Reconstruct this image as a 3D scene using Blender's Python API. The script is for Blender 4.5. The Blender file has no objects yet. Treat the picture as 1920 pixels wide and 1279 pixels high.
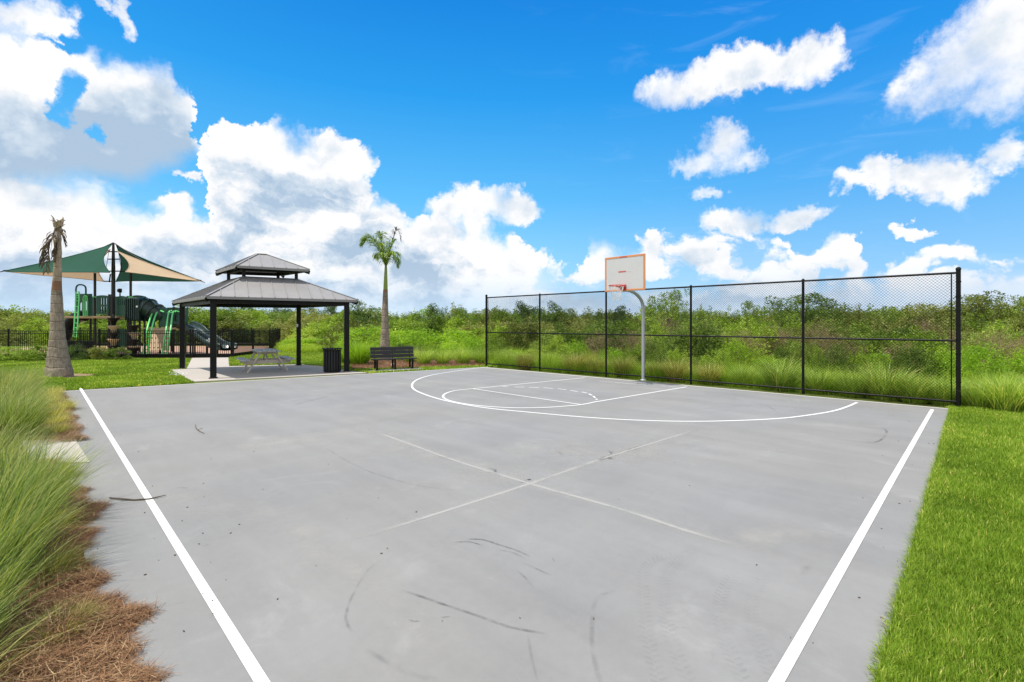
import bpy, math, random
import numpy as np
from mathutils import Vector, Matrix

# ------------------------------------------------------------------ camera
F_PX, CX, HOR, CAM_H = 885.0, 960.0, 607.0, 1.88      # measured from the 1920 x 1279 photograph
sc = bpy.context.scene
col = sc.collection
cam_d = bpy.data.cameras.new("camera"); cam = bpy.data.objects.new("camera", cam_d); col.objects.link(cam)
cam.location = (0, 0, CAM_H); cam.rotation_euler = (math.radians(90), 0, 0)
cam_d.sensor_width = 36.0; cam_d.lens = 36.0 * F_PX / 1920.0
cam_d.shift_y = -(639.5 - HOR) / 1920.0
cam_d.clip_start = 0.05; cam_d.clip_end = 5000
sc.camera = cam

# ------------------------------------------------------------------ light
SUN_VEC = Vector((-0.30, -0.10, 0.95)).normalized()      # towards the sun: high, from the left and a little behind
SUN_EL = math.asin(SUN_VEC.z); SUN_AZ = math.atan2(SUN_VEC.x, SUN_VEC.y)
sun_d = bpy.data.lights.new("sun", 'SUN'); sun_d.energy = 4.2; sun_d.angle = math.radians(0.53)
sun_d.color = (1.0, 0.955, 0.89)
sun = bpy.data.objects.new("sun", sun_d); col.objects.link(sun)
sun.rotation_euler = SUN_VEC.to_track_quat('Z', 'Y').to_euler(); sun.location = (0, 0, 60)
sc.view_settings.view_transform = 'Standard'; sc.view_settings.look = 'None'
sc.view_settings.exposure = 0.30; sc.view_settings.gamma = 1.0

# ------------------------------------------------------------------ node helper
class NT:
    def __init__(s, tree): s.t = tree
    def new(s, kind, **kw):
        n = s.t.nodes.new(kind)
        for k, v in kw.items(): setattr(n, k, v)
        return n
    def put(s, sock, v):
        if v is None: return
        if hasattr(v, 'is_linked') or isinstance(v, bpy.types.NodeSocket): s.t.links.new(v, sock)
        else: sock.default_value = v
    def m(s, op, a, b=None, c=None, clamp=False):
        n = s.new('ShaderNodeMath', operation=op, use_clamp=clamp)
        s.put(n.inputs[0], a); s.put(n.inputs[1], b); s.put(n.inputs[2], c)
        return n.outputs[0]
    def add(s, a, b): return s.m('ADD', a, b)
    def sub(s, a, b): return s.m('SUBTRACT', a, b)
    def mul(s, a, b): return s.m('MULTIPLY', a, b)
    def mx(s, a, b): return s.m('MAXIMUM', a, b)
    def mn(s, a, b): return s.m('MINIMUM', a, b)
    def mad(s, a, b, c): return s.m('MULTIPLY_ADD', a, b, c)
    def ss(s, x, lo, hi, a=0.0, b=1.0, smooth=True):
        n = s.new('ShaderNodeMapRange', interpolation_type='SMOOTHSTEP' if smooth else 'LINEAR', clamp=True)
        s.put(n.inputs[0], x)
        for i, v in enumerate((lo, hi, a, b)): s.put(n.inputs[i + 1], v)
        return n.outputs[0]
    def xyz(s, x=0.0, y=0.0, z=0.0):
        n = s.new('ShaderNodeCombineXYZ')
        for i, v in enumerate((x, y, z)): s.put(n.inputs[i], v)
        return n.outputs[0]
    def sep(s, v):
        n = s.new('ShaderNodeSeparateXYZ'); s.put(n.inputs[0], v); return n.outputs
    def noise(s, vec, scale, detail=4, rough=0.5, dim='3D', dist=0.0, color=False):
        n = s.new('ShaderNodeTexNoise', noise_dimensions=dim)
        if vec is not None: s.put(n.inputs['Vector'], vec)
        n.inputs['Scale'].default_value = scale; n.inputs['Detail'].default_value = detail
        n.inputs['Roughness'].default_value = rough; n.inputs['Distortion'].default_value = dist
        return n.outputs['Color' if color else 0]
    def mix(s, f, a, b, blend='MIX'):
        n = s.new('ShaderNodeMix', data_type='RGBA', blend_type=blend)
        s.put(n.inputs[0], f)
        for sock, v in ((n.inputs[6], a), (n.inputs[7], b)):
            if isinstance(v, tuple) and len(v) == 3: v = v + (1.0,)
            s.put(sock, v)
        return n.outputs[2]
    def ramp(s, f, stops, interp='LINEAR'):
        n = s.new('ShaderNodeValToRGB'); s.put(n.inputs[0], f)
        cr = n.color_ramp; cr.interpolation = interp
        while len(cr.elements) < len(stops): cr.elements.new(0.5)
        for e, (p, c) in zip(cr.elements, stops): e.position = p; e.color = tuple(c) + (1.0,)
        return n.outputs[0]
    def scale_ramp(s, f, stops):
        """colour ramp whose colours may exceed one"""
        k = max(max(c) for _, c in stops)
        r = s.ramp(f, [(p, tuple(v / k for v in c)) for p, c in stops])
        n = s.new('ShaderNodeVectorMath', operation='SCALE'); s.put(n.inputs[0], r); n.inputs['Scale'].default_value = k
        return n.outputs[0]
    def curve(s, x, pts):
        n = s.new('ShaderNodeFloatCurve'); s.put(n.inputs['Value'], x)
        c = n.mapping.curves[0]
        pts = sorted(pts)
        while len(c.points) < len(pts): c.points.new(0.5, 0.5)
        for p, (a, b) in zip(c.points, pts): p.location = (a, b); p.handle_type = 'VECTOR'
        n.mapping.use_clip = False
        n.mapping.update()
        return n.outputs[0]

# ------------------------------------------------------------------ sky (a function of direction only)
AZ_LIM = math.radians(52)
def az_el(px, py):
    x, y = (px - CX) / F_PX, (HOR - py) / F_PX
    return math.atan(x), math.atan(y / math.hypot(1, x))
def cpts(lst):
    out = []
    for px, py in lst:
        a, e = az_el(px, py); out.append((a / (2 * AZ_LIM) + 0.5, e))
    if out[0][0] > 0: out.insert(0, (0.0, out[0][1]))
    if out[-1][0] < 1: out.append((1.0, out[-1][1]))
    return out

world = bpy.data.worlds.new("World"); sc.world = world; world.use_nodes = True
W = NT(world.node_tree); world.node_tree.nodes.clear()
SKY_K = 0.1
def K(c): return tuple(v / SKY_K for v in c)
sky = W.new('ShaderNodeTexSky', sky_type='NISHITA', sun_disc=False, sun_elevation=SUN_EL,
            sun_rotation=SUN_AZ, altitude=0, air_density=1.0, dust_density=0.4, ozone_density=2.5)
geo = W.new('ShaderNodeTexCoord').outputs['Generated']
dx, dy, dz = W.sep(geo)
az = W.m('ARCTAN2', dx, dy); el = W.m('ARCSINE', dz)
q = W.xyz(az, el, 0.0)
wn = W.noise(q, 7.5, 9, 0.60, '2D', color=True)          # large billows
wx, wy, wz = W.sep(wn)
fn = W.noise(q, 34.0, 7, 0.62, '2D', color=True)         # fine fray
fx, fy, fz = W.sep(fn)
vn = W.new('ShaderNodeTexVoronoi', voronoi_dimensions='2D', feature='SMOOTH_F1'); W.put(vn.inputs['Vector'], W.xyz(W.mad(fx, 0.022, W.mad(wx, .05, az)), W.mad(fy, 0.022, W.mad(wy, .05, el)), 0.0))
vn.inputs['Scale'].default_value = 13.0; vn.inputs['Detail'].default_value = 3.0
vn.inputs['Roughness'].default_value = 0.62; vn.inputs['Smoothness'].default_value = 0.25; vn.normalize = True
bil = W.sub(0.42, vn.outputs['Distance'])                 # positive on puffs
bil_hi = W.sub(fz, 0.5)
azw = W.add(az, W.add(W.mul(W.sub(wx, .5), .10), W.mul(W.sub(fx, .5), .035)))
elw = W.add(el, W.add(W.mul(W.sub(wy, .5), .08), W.mul(W.sub(fy, .5), .026)))
elw = W.sub(elw, W.mul(bil, .075))
sx = W.mad(azw, 1 / (2 * AZ_LIM), 0.5)
sx0 = W.mad(az, 1 / (2 * AZ_LIM), 0.5)
# relief: how the billow field rises towards the sun side (up and left)
rl1 = W.noise(W.xyz(W.mad(bil, .02, az), W.mad(bil, .02, el), 7.0), 7.0, 5.0, 0.54, '2D')
rl2 = W.noise(W.xyz(W.add(az, W.mad(bil, .02, -.014)), W.add(el, W.mad(bil, .02, .034)), 7.0), 7.0, 5.0, 0.54, '2D')
relief = W.mul(W.sub(rl1, rl2), 1.0)
soft_n = W.noise(W.xyz(az, el, 11.0), 5.0, 3, .5, '2D')
edge_w = W.ss(soft_n, .42, .68, .011, .07)
CL = [(0.0, K((.86, .86, .865))), (.25, K((.78, .79, .81))), (.60, K((.55, .63, .72))), (1.0, K((.36, .475, .61)))]

skyc = W.new('ShaderNodeHueSaturation'); W.put(skyc.inputs['Color'], sky.outputs[0])
skyc.inputs['Saturation'].default_value = 1.22; skyc.inputs['Value'].default_value = 1.0; skyc.inputs['Hue'].default_value = 0.497
blue = None
deep = W.ramp(W.ss(el, 0.0, 0.62, smooth=False), [(0.0, (.36, .66, .90)), (.16, (.23, .60, .88)), (.40, (.090, .455, .85)), (.72, (.016, .300, .76)), (1.0, (.004, .20, .65))])
deep = W.mix(W.ss(az, -.2, .75, 0.0, .30), deep, (.004, .17, .68))
dsc = W.new('ShaderNodeVectorMath', operation='SCALE'); W.put(dsc.inputs[0], deep); dsc.inputs['Scale'].default_value = 1 / SKY_K
blue = W.mix(.90, skyc.outputs[0], dsc.outputs[0])
def lit(light, lo, hi): return W.mix(light, K(lo), K(hi))
# thin high streaks
ci = W.noise(W.xyz(W.mad(el, 1.2, az), W.mul(el, 5.0), 3.0), 5.0, 6, .6, '2D', dist=.6)
ci_a = W.mul(W.ss(ci, .52, .80), W.ss(az, -.1, .5, 0.0, .08))
skyb = W.mix(ci_a, blue, K((.70, .84, .98)))
# pale air low over the horizon
hz = W.m('POWER', W.sub(1.0, W.m('MINIMUM', W.m('ABSOLUTE', el), 1.0)), 9.0)
skyb = W.mix(W.mul(hz, .50), skyb, K((.52, .70, .90)))

# far bank: one long ridge of cumulus, its top given as elevation against azimuth
bankT = cpts([(-120, 312), (0, 314), (60, 320), (120, 308), (170, 314), (205, 346), (235, 372), (290, 374), (318, 366), (345, 386), (372, 400),
              (378, 300), (384, 240), (400, 218), (450, 230), (520, 228), (560, 246), (605, 254), (640, 246), (676, 266),
              (698, 300), (704, 340), (708, 366), (740, 386), (772, 412), (830, 402), (852, 404), (905, 412), (952, 442), (990, 472),
              (1042, 482), (1086, 505), (1098, 462), (1120, 455), (1150, 474), (1198, 486), (1212, 452), (1250, 432), (1290, 452),
              (1322, 440), (1330, 410), (1352, 404), (1392, 418), (1420, 440), (1452, 438), (1490, 470), (1540, 470), (1566, 446), (1608, 452),
              (1620, 500), (1650, 505), (1690, 488), (1745, 478), (1790, 466), (1830, 482), (1872, 482), (1920, 486), (2050, 470)])
hB = W.sub(W.curve(sx, bankT), elw)
aB = W.ss(hB, 0.0, edge_w)
bankS = cpts([(-120, 335), (0, 332), (120, 330), (230, 356), (300, 372), (345, 350), (420, 236), (520, 230), (640, 250), (720, 320), (790, 392), (900, 408), (1000, 470), (1090, 485), (1200, 470),
              (1300, 440), (1400, 425), (1500, 455), (1620, 480), (1800, 470), (1920, 486)])
azs = W.add(az, W.mul(W.sub(wx, .5), .22))
gapn = W.noise(W.xyz(W.mad(wx, .15, az), W.mad(wy, .12, W.mul(el, 1.5)), 21.0), 9.0, 5, .55, '2D')
aB = W.mul(aB, W.sub(1.0, W.mul(W.mul(W.ss(gapn, .50, .63), W.ss(az, -.10, .18)), W.ss(el, .03, .085, 0.0, .92))))
hB_soft = W.sub(W.curve(W.mad(azs, 1 / (2 * AZ_LIM), .5), bankS), W.add(el, W.mul(W.sub(wy, .5), .10)))
band = W.noise(W.xyz(W.mad(wx, .25, az), W.mad(el, 3.2, W.mul(wy, .3)), 0.0), 5.5, 6, .55, '2D')
sh = W.add(W.mul(W.ss(hB_soft, .015, .12), W.mad(W.sub(band, .5), 3.2, .62)), W.mul(W.sub(band, .5), .4))
sh = W.sub(sh, W.mul(relief, 2.0))
sh = W.sub(sh, W.mul(bil, .15))
sh = W.mul(W.ss(sh, .0, 1.05, smooth=False), W.ss(az, -.05, .3, 1.0, .92))
cB = W.scale_ramp(sh, CL)
cB = W.mix(W.ss(el, .0, .14, .62, 0.0), cB, K((.50, .61, .75)))
skyb = W.mix(W.mul(aB, W.ss(W.add(el, W.mul(W.sub(band, .5), .10)), -.02, .10, .55, 1.0)), skyb, cB)

# scattered small cumulus: soft ellipses broken up by the same billows
blobs = [(1300, 165, 95, 34, 0), (1405, 135, 120, 46, 0), (1512, 134, 58, 42, .1), (1232, 168, 38, 20, 0),
         (1300, 310, 44, 22, -.2), (1352, 280, 46, 40, .0), (1400, 298, 42, 20, 0),
         (1790, 130, 120, 62, .35), (1880, 90, 110, 105, 0), (1880, 165, 95, 55, 0), (1960, 60, 130, 130, 0),
         (1612, 352, 48, 22, -.3), (1645, 325, 26, 28, 0), (1705, 345, 58, 32, 0), (1780, 335, 85, 42, 0), (1900, 280, 48, 34, 0),
         (1500, 408, 62, 18, 0), (1328, 368, 26, 12, 0), (1705, 442, 34, 12, 0), (1385, 416, 60, 22, 0),
         (905, 362, 58, 26, 0), (900, 390, 88, 30, 0), (955, 400, 40, 26, 0), (862, 385, 40, 22, 0),
         (40, 26, 64, 40, .2), (92, 45, 26, 20, 0), (212, 26, 18, 30, .0), (172, 8, 26, 10, 0), (345, 335, 26, 12, 0)]
fC = None; hC = None
azb = W.add(az, W.add(W.mul(W.sub(wx, .5), .10), W.mul(W.sub(fx, .5), .045)))
elb = W.add(W.add(el, W.add(W.mul(W.sub(wy, .5), .08), W.mul(W.sub(fy, .5), .036))), W.mul(bil, -.035))
for (px, py, rx, ry, rot) in blobs:
    a0, e0 = az_el(px, py); a1, _ = az_el(px + rx, py); a2, _ = az_el(px - rx, py)
    _, e1 = az_el(px, py - ry); _, e2 = az_el(px, py + ry)
    ra, re = (a1 - a2) / 2 * 1.12, (e1 - e2) / 2 * 1.15
    u = W.mul(W.sub(azb, a0), 1 / ra); v = W.mul(W.sub(elb, e0), 1 / re)
    if rot: v = W.mad(u, -rot, v)
    d2 = W.mad(u, u, W.mul(v, v))
    f = W.sub(1.0, d2)
    g = W.mad(v, .5, 0.0)
    fC = f if fC is None else W.m('SMOOTH_MAX', fC, f, .35)
fC = W.add(fC, W.mul(bil_hi, 1.0))
aC = W.ss(fC, -.25, W.ss(soft_n, .40, .66, .55, 1.5))
shC = W.sub(W.ss(fC, .35, 1.5, 0.0, .35), W.mul(relief, 2.6))
shC = W.ss(W.sub(shC, W.mul(bil, .5)), -.20, .95, 0.0, .80, smooth=False)
cC = W.scale_ramp(shC, CL)
skyb = W.mix(aC, skyb, cC)

# nearest cloud, upper left, flat grey-blue base
nearT = cpts([(-200, 0), (0, 34), (40, 52), (90, 78), (122, 108), (160, 92), (188, 118), (230, 104), (280, 94), (310, 110), (336, 150), (360, 186),
              (380, 224), (388, 262), (376, 292), (402, 420), (470, 560)])
nearB = cpts([(-200, 352), (0, 354), (100, 350), (180, 344), (262, 336), (322, 318), (372, 300), (405, 290), (470, 285)])
hA = W.sub(W.curve(sx, nearT), elw)
hAb = W.sub(W.add(el, W.mul(W.sub(wy, .5), .03)), W.curve(sx, nearB))
hole = None
for (px, py, rx, ry) in [(126, 178, 30, 42), (184, 250, 20, 15), (118, 205, 16, 30)]:
    a0, e0 = az_el(px, py); ra = az_el(px + rx, py)[0] - a0; re = az_el(px, py - ry)[1] - e0
    u = W.mul(W.sub(azb, a0), 1 / ra); v = W.mul(W.sub(elb, e0), 1 / re)
    f = W.sub(1.0, W.mad(u, u, W.mul(v, v)))
    hole = f if hole is None else W.mx(hole, f)
aA = W.mul(W.mul(W.ss(hA, 0.0, edge_w), W.ss(hAb, -.008, .030)), W.ss(W.add(hole, W.mul(bil_hi, .9)), -.75, .65, 1.0, 0.0))
hA_soft = W.sub(W.curve(sx0, nearT), el)
shA = W.sub(W.add(W.ss(hAb, .015, .25, 1.22, 0.0), W.mul(W.sub(band, .5), 1.3)), W.mul(relief, 3.2))
shA = W.sub(shA, W.mul(bil, .22))
shA = W.mul(W.ss(shA, -.05, 1.05, smooth=False), W.ss(hA_soft, .0, .07, .25, 1.0))
cA = W.scale_ramp(shA, CL)
skyb = W.mix(aA, skyb, cA)
# unseen sky overhead and behind: bright broken cloud added to neutralise blue fill light
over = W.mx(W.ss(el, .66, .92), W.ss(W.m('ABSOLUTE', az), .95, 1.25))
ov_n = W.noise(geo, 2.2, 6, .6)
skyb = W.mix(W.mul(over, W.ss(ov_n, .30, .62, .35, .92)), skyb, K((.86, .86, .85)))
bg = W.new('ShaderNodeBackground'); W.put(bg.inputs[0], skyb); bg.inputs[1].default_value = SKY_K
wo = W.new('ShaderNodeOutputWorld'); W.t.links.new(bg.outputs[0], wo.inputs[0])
world.cycles.sampling_method = 'MANUAL'; world.cycles.sample_map_resolution = 256

# ------------------------------------------------------------------ places read off the photograph, on the ground plane
def P(px, py, z=0.0):
    d = F_PX * (CAM_H - z) / (py - HOR)
    return Vector(((px - CX) * d / F_PX, d, z))
def PD(px, py, d):
    return Vector(((px - CX) * d / F_PX, d, CAM_H - (py - HOR) * d / F_PX))

# ------------------------------------------------------------------ object helpers
def tag(o, label=None, cat=None, group=None, kind=None):
    if label: o['label'] = label
    if cat: o['category'] = cat
    if group: o['group'] = group
    if kind: o['kind'] = kind
    return o
def thing(name, label, cat, loc, rz=0.0, group=None):
    o = bpy.data.objects.new(name, None); col.objects.link(o); o.empty_display_size = 0.2
    o.location = loc; o.rotation_euler = (0, 0, rz)
    return tag(o, label, cat, group)
def copy_tree(o, parent=None):
    c = o.copy(); col.objects.link(c)
    if parent: c.parent = parent
    for ch in list(o.children): copy_tree(ch, c)
    return c

class MB:
    """collects shapes, links them as one mesh object"""
    def __init__(s): s.v = []; s.f = []; s.smooth = []
    def add(s, vs, fs, smooth=False):
        b = len(s.v); s.v.extend([tuple(v) for v in vs])
        for f in fs: s.f.append(tuple(i + b for i in f)); s.smooth.append(smooth)
    def box(s, c, size, rz=0.0, M=None, bev=0.0):
        hx, hy, hz = (x / 2 for x in size)
        b = min(bev, hx * .9, hy * .9, hz * .9)
        R = Matrix.Translation(c) @ (M.to_4x4() if M is not None else Matrix.Rotation(rz, 4, 'Z'))
        if b <= 0:
            vs = [(x, y, z) for z in (-hz, hz) for x, y in ((-hx, -hy), (hx, -hy), (hx, hy), (-hx, hy))]
            fs = [(3, 2, 1, 0), (4, 5, 6, 7), (0, 1, 5, 4), (1, 2, 6, 5), (2, 3, 7, 6), (3, 0, 4, 7)]
        else:
            vs = []
            for z, i in ((-hz, b), (-hz + b, 0), (hz - b, 0), (hz, b)):
                x1, y1 = hx - i, hy - i
                c1 = b
                for x, y in ((-x1 + c1, -y1), (x1 - c1, -y1), (x1, -y1 + c1), (x1, y1 - c1), (x1 - c1, y1), (-x1 + c1, y1), (-x1, y1 - c1), (-x1, -y1 + c1)):
                    vs.append((x, y, z))
            fs = [tuple(range(7, -1, -1)), tuple(range(24, 32))]
            for l in range(3):
                for k in range(8): fs.append((l * 8 + k, l * 8 + (k + 1) % 8, l * 8 + 8 + (k + 1) % 8, l * 8 + 8 + k))
        s.add([R @ Vector(v) for v in vs], fs)
        return s
    def beam(s, a, b, w, h, up=(0, 0, 1), bev=0.0):
        a = Vector(a); b = Vector(b); d = b - a
        x = d.normalized(); u = Vector(up)
        if abs(x.dot(u)) > .98: u = Vector((0, 1, 0))
        y = u.cross(x).normalized(); z = x.cross(y)
        M = Matrix((x, y, z)).transposed()
        return s.box((a + b) / 2, (d.length, w, h), M=M, bev=bev)
    def tube(s, pts, r, n=10, cap=True, smooth=True):
        pts = [Vector(p) for p in pts]; rs = r if isinstance(r, (list, tuple)) else [r] * len(pts)
        vs = []; nrm = None
        for i, p in enumerate(pts):
            t = (pts[min(i + 1, len(pts) - 1)] - pts[max(i - 1, 0)]).normalized()
            if nrm is None:
                nrm = t.orthogonal().normalized()
            else:
                nrm = (nrm - t * nrm.dot(t)).normalized()
            bn = t.cross(nrm)
            for k in range(n):
                a = 2 * math.pi * k / n
                vs.append(p + (nrm * math.cos(a) + bn * math.sin(a)) * rs[i])
        fs = [(i * n + k, i * n + (k + 1) % n, (i + 1) * n + (k + 1) % n, (i + 1) * n + k) for i in range(len(pts) - 1) for k in range(n)]
        s.add(vs, fs, smooth)
        if cap:
            m = len(pts) - 1
            s.add(vs[:n], [tuple(range(n - 1, -1, -1))]); s.add(vs[m * n:], [tuple(range(n))])
        return s
    def lathe(s, prof, c=(0, 0, 0), n=24, smooth=True, cap=True):
        vs = [(c[0] + r * math.cos(2 * math.pi * k / n), c[1] + r * math.sin(2 * math.pi * k / n), c[2] + z) for r, z in prof for k in range(n)]
        fs = [(i * n + k, i * n + (k + 1) % n, (i + 1) * n + (k + 1) % n, (i + 1) * n + k) for i in range(len(prof) - 1) for k in range(n)]
        s.add(vs, fs, smooth)
        if cap: s.add(vs[:n], [tuple(range(n - 1, -1, -1))]); s.add(vs[-n:], [tuple(range(n))])
        return s
    def slab(s, poly, z0, z1):
        n = len(poly)
        vs = [(p[0], p[1], z0) for p in poly] + [(p[0], p[1], z1) for p in poly]
        s.add(vs, [tuple(range(n - 1, -1, -1)), tuple(range(n, 2 * n))] + [(k, (k + 1) % n, n + (k + 1) % n, n + k) for k in range(n)])
        return s
    def plate(s, poly, nrm, th):
        """flat polygon given in 3-D, thickened along nrm"""
        n = len(poly); o = Vector(nrm).normalized() * th / 2
        vs = [Vector(p) - o for p in poly] + [Vector(p) + o for p in poly]
        s.add(vs, [tuple(range(n - 1, -1, -1)), tuple(range(n, 2 * n))] + [(k, (k + 1) % n, n + (k + 1) % n, n + k) for k in range(n)])
        return s
    def build(s, name, mat, parent=None, origin=None):
        me = bpy.data.meshes.new(name)
        if origin is not None:
            ov = Vector(origin); vs = [tuple(Vector(v) - ov) for v in s.v]
        else: vs = s.v
        me.from_pydata(vs, [], s.f); me.materials.append(mat)
        me.polygons.foreach_set('use_smooth', s.smooth); me.update()
        o = bpy.data.objects.new(name, me); col.objects.link(o)
        if parent: o.parent = parent
        if origin is not None: o.location = origin
        return o

def np_mesh(name, V, F, mat, var=None, smooth=False):
    """fast mesh from arrays; F is (n,3) or (n,4); var is a per-vertex value"""
    me = bpy.data.meshes.new(name)
    V = np.asarray(V, np.float32); F = np.asarray(F, np.int32); k = F.shape[1]
    me.vertices.add(len(V)); me.vertices.foreach_set('co', V.ravel())
    me.loops.add(F.size); me.loops.foreach_set('vertex_index', F.ravel())
    me.polygons.add(len(F)); me.polygons.foreach_set('loop_start', np.arange(0, F.size, k, dtype=np.int32))
    me.polygons.foreach_set('loop_total', np.full(len(F), k, np.int32))
    if smooth: me.polygons.foreach_set('use_smooth', np.ones(len(F), bool))
    if var is not None:
        at = me.attributes.new('var', 'FLOAT', 'POINT'); at.data.foreach_set('value', np.asarray(var, np.float32))
    me.update(calc_edges=True)
    if mat: me.materials.append(mat)
    return me
def link(name, me, parent=None, loc=None):
    o = bpy.data.objects.new(name, me); col.objects.link(o)
    if parent: o.parent = parent
    if loc is not None: o.location = loc
    return o
def smooth_line(pts, step=0.12):
    """Catmull-Rom through 2-D points"""
    pts = [Vector((p[0], p[1])) for p in pts]
    if len(pts) == 2:
        n = max(2, int((pts[1] - pts[0]).length / step)); return [pts[0].lerp(pts[1], i / n) for i in range(n + 1)]
    ext = [pts[0] * 2 - pts[1]] + pts + [pts[-1] * 2 - pts[-2]]
    out = []
    for i in range(1, len(ext) - 2):
        p0, p1, p2, p3 = ext[i - 1:i + 3]
        n = max(2, int((p2 - p1).length / step))
        for k in range(n):
            t = k / n
            out.append(.5 * ((2 * p1) + (p2 - p0) * t + (2 * p0 - 5 * p1 + 4 * p2 - p3) * t * t + (3 * p1 - p0 - 3 * p2 + p3) * t ** 3))
    out.append(pts[-1])
    return out
def strip(name, pts, w, z, mat, parent, taper=False, soft=False):
    pts = smooth_line(pts); n = len(pts); vs = []
    for i, p in enumerate(pts):
        t = (pts[min(i + 1, n - 1)] - pts[max(i - 1, 0)]).normalized(); nn = Vector((-t.y, t.x))
        ww = w / 2 * (1 if not taper else max(.08, math.sin(math.pi * min(1, max(0, i / (n - 1)))) ** .6))
        a, b = p + nn * ww, p - nn * ww
        vs += [(a.x, a.y, z), (b.x, b.y, z)]
    b = MB()
    if soft:                                      # five columns; 'fade' falls to nothing at the rim and the ends
        vs = []; fd = []
        for i, p in enumerate(pts):
            t = (pts[min(i + 1, n - 1)] - pts[max(i - 1, 0)]).normalized(); nn = Vector((-t.y, t.x)); e = min(1, 9 * i / (n - 1), 9 * (n - 1 - i) / (n - 1)) if taper else 1
            for k, f in ((-.5, 0), (-.2, .8), (0, 1), (.2, .8), (.5, 0)):
                q = p + nn * w * k; vs.append((q.x, q.y, z)); fd.append(f * e)
        b.add(vs, [(5 * i + k, 5 * i + 5 + k, 5 * i + 6 + k, 5 * i + 1 + k) for i in range(n - 1) for k in range(4)])
    else:
        b.add(vs, [(2 * i, 2 * i + 1, 2 * i + 3, 2 * i + 2) for i in range(n - 1)])
    o = b.build(name, mat, parent)
    if soft:
        at = o.data.attributes.new('fade', 'FLOAT', 'POINT'); at.data.foreach_set('value', fd)
    if o.data.polygons[0].normal.z < 0: o.data.flip_normals()
    return o

# ------------------------------------------------------------------ materials
def mat(name):
    m = bpy.data.materials.new(name); m.use_nodes = True; m.node_tree.nodes.clear()
    n = NT(m.node_tree); out = n.new('ShaderNodeOutputMaterial'); p = n.new('ShaderNodeBsdfPrincipled')
    n.t.links.new(p.outputs[0], out.inputs[0]); n.out = out; n.p = p
    return m, n
def paint(name, c, rough=.45, metal=0.0, wear=.12, scale=6.0, bump=0.0, spec=.5, coat=0.0):
    m, n = mat(name)
    tc = n.new('ShaderNodeTexCoord').outputs['Object']
    a = n.noise(tc, scale, 6, .6); b = n.noise(tc, scale * 9, 3, .6)
    f = n.add(n.mul(n.sub(a, .5), 2 * wear), n.mul(n.sub(b, .5), wear))
    k = n.add(1.0, f)
    sc_ = n.new('ShaderNodeVectorMath', operation='SCALE'); sc_.inputs[0].default_value = c; n.put(sc_.inputs['Scale'], k)
    n.put(n.p.inputs['Base Color'], sc_.outputs[0])
    n.put(n.p.inputs['Roughness'], n.mad(n.sub(a, .5), .3, rough)); n.p.inputs['Metallic'].default_value = metal
    n.p.inputs['Specular IOR Level'].default_value = spec
    if bump:
        bp = n.new('ShaderNodeBump'); bp.inputs['Strength'].default_value = bump; bp.inputs['Distance'].default_value = .01
        n.put(bp.inputs['Height'], b); n.put(n.p.inputs['Normal'], bp.outputs[0])
    return m
def leafmat(name, stops, trans=.30, rough=.55, jitter=.16, spec=.25, world_scale=.35):
    """foliage: colour by the leaf's own value, drifting a little from plant to plant"""
    m, n = mat(name)
    at = n.new('ShaderNodeAttribute', attribute_name='var')
    oi = n.new('ShaderNodeObjectInfo')
    gp = n.new('ShaderNodeNewGeometry')
    big = n.noise(gp.outputs['Position'], world_scale, 3, .5)
    f = n.add(at.outputs['Fac'], n.add(n.mul(n.sub(oi.outputs['Random'], .5), jitter * 2), n.mul(n.sub(big, .5), .55)))
    c = n.ramp(f, stops)
    n.put(n.p.inputs['Base Color'], c); n.p.inputs['Roughness'].default_value = rough
    n.p.inputs['Specular IOR Level'].default_value = spec
    tr = n.new('ShaderNodeBsdfTranslucent')
    tcol = n.mix(1.0, c, (1.2, 1.25, .55), 'MULTIPLY'); n.put(tr.inputs[0], tcol)
    ms = n.new('ShaderNodeMixShader'); ms.inputs[0].default_value = trans
    n.t.links.new(n.p.outputs[0], ms.inputs[1]); n.t.links.new(tr.outputs[0], ms.inputs[2]); n.t.links.new(ms.outputs[0], n.out.inputs[0])
    return m
def speckle(name, stops, s1=1.2, s2=30, w2=.5, rough=.9, bump=.4):
    m, n = mat(name)
    g = n.new('ShaderNodeNewGeometry').outputs['Position']
    a = n.noise(g, s1, 6, .62); b = n.noise(g, s2, 5, .7)
    f = n.add(n.mul(a, 1 - w2), n.mul(b, w2))
    n.put(n.p.inputs['Base Color'], n.ramp(f, stops)); n.p.inputs['Roughness'].default_value = rough
    n.p.inputs['Specular IOR Level'].default_value = .2
    bp = n.new('ShaderNodeBump'); bp.inputs['Strength'].default_value = bump; bp.inputs['Distance'].default_value = .03
    n.put(bp.inputs['Height'], b); n.put(n.p.inputs['Normal'], bp.outputs[0])
    return m

M = {}
M['black'] = paint('black powder coat', (.0045, .0045, .005), .42, wear=.25, spec=.22)
M['black_vinyl'] = paint('black vinyl wire', (.004, .004, .004), .5, wear=.2, spec=.2)
M['roof'] = paint('grey standing seam metal', (.245, .236, .230), .42, wear=.10, scale=2.0)
M['roof_trim'] = paint('grey metal trim', (.22, .212, .205), .45, wear=.10, scale=3)
M['galv'] = paint('galvanised steel', (.40, .42, .44), .42, metal=.35, wear=.12, scale=9)
M['board'] = paint('backboard white', (.56, .56, .555), .5, wear=.06, scale=2.5)
M['orange'] = paint('orange border paint', (.66, .27, .11), .5, wear=.15, scale=5)
M['red'] = paint('red orange rim', (.55, .035, .02), .4, wear=.15)
M['redmark'] = paint('faded red marking', (.55, .10, .08), .5, wear=.3, scale=30)
M['net'] = paint('white net cord', (.75, .72, .68), .8, wear=.2)
M['timber'] = paint('sand coloured recycled plastic', (.50, .44, .36), .6, wear=.16, scale=5)
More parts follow.
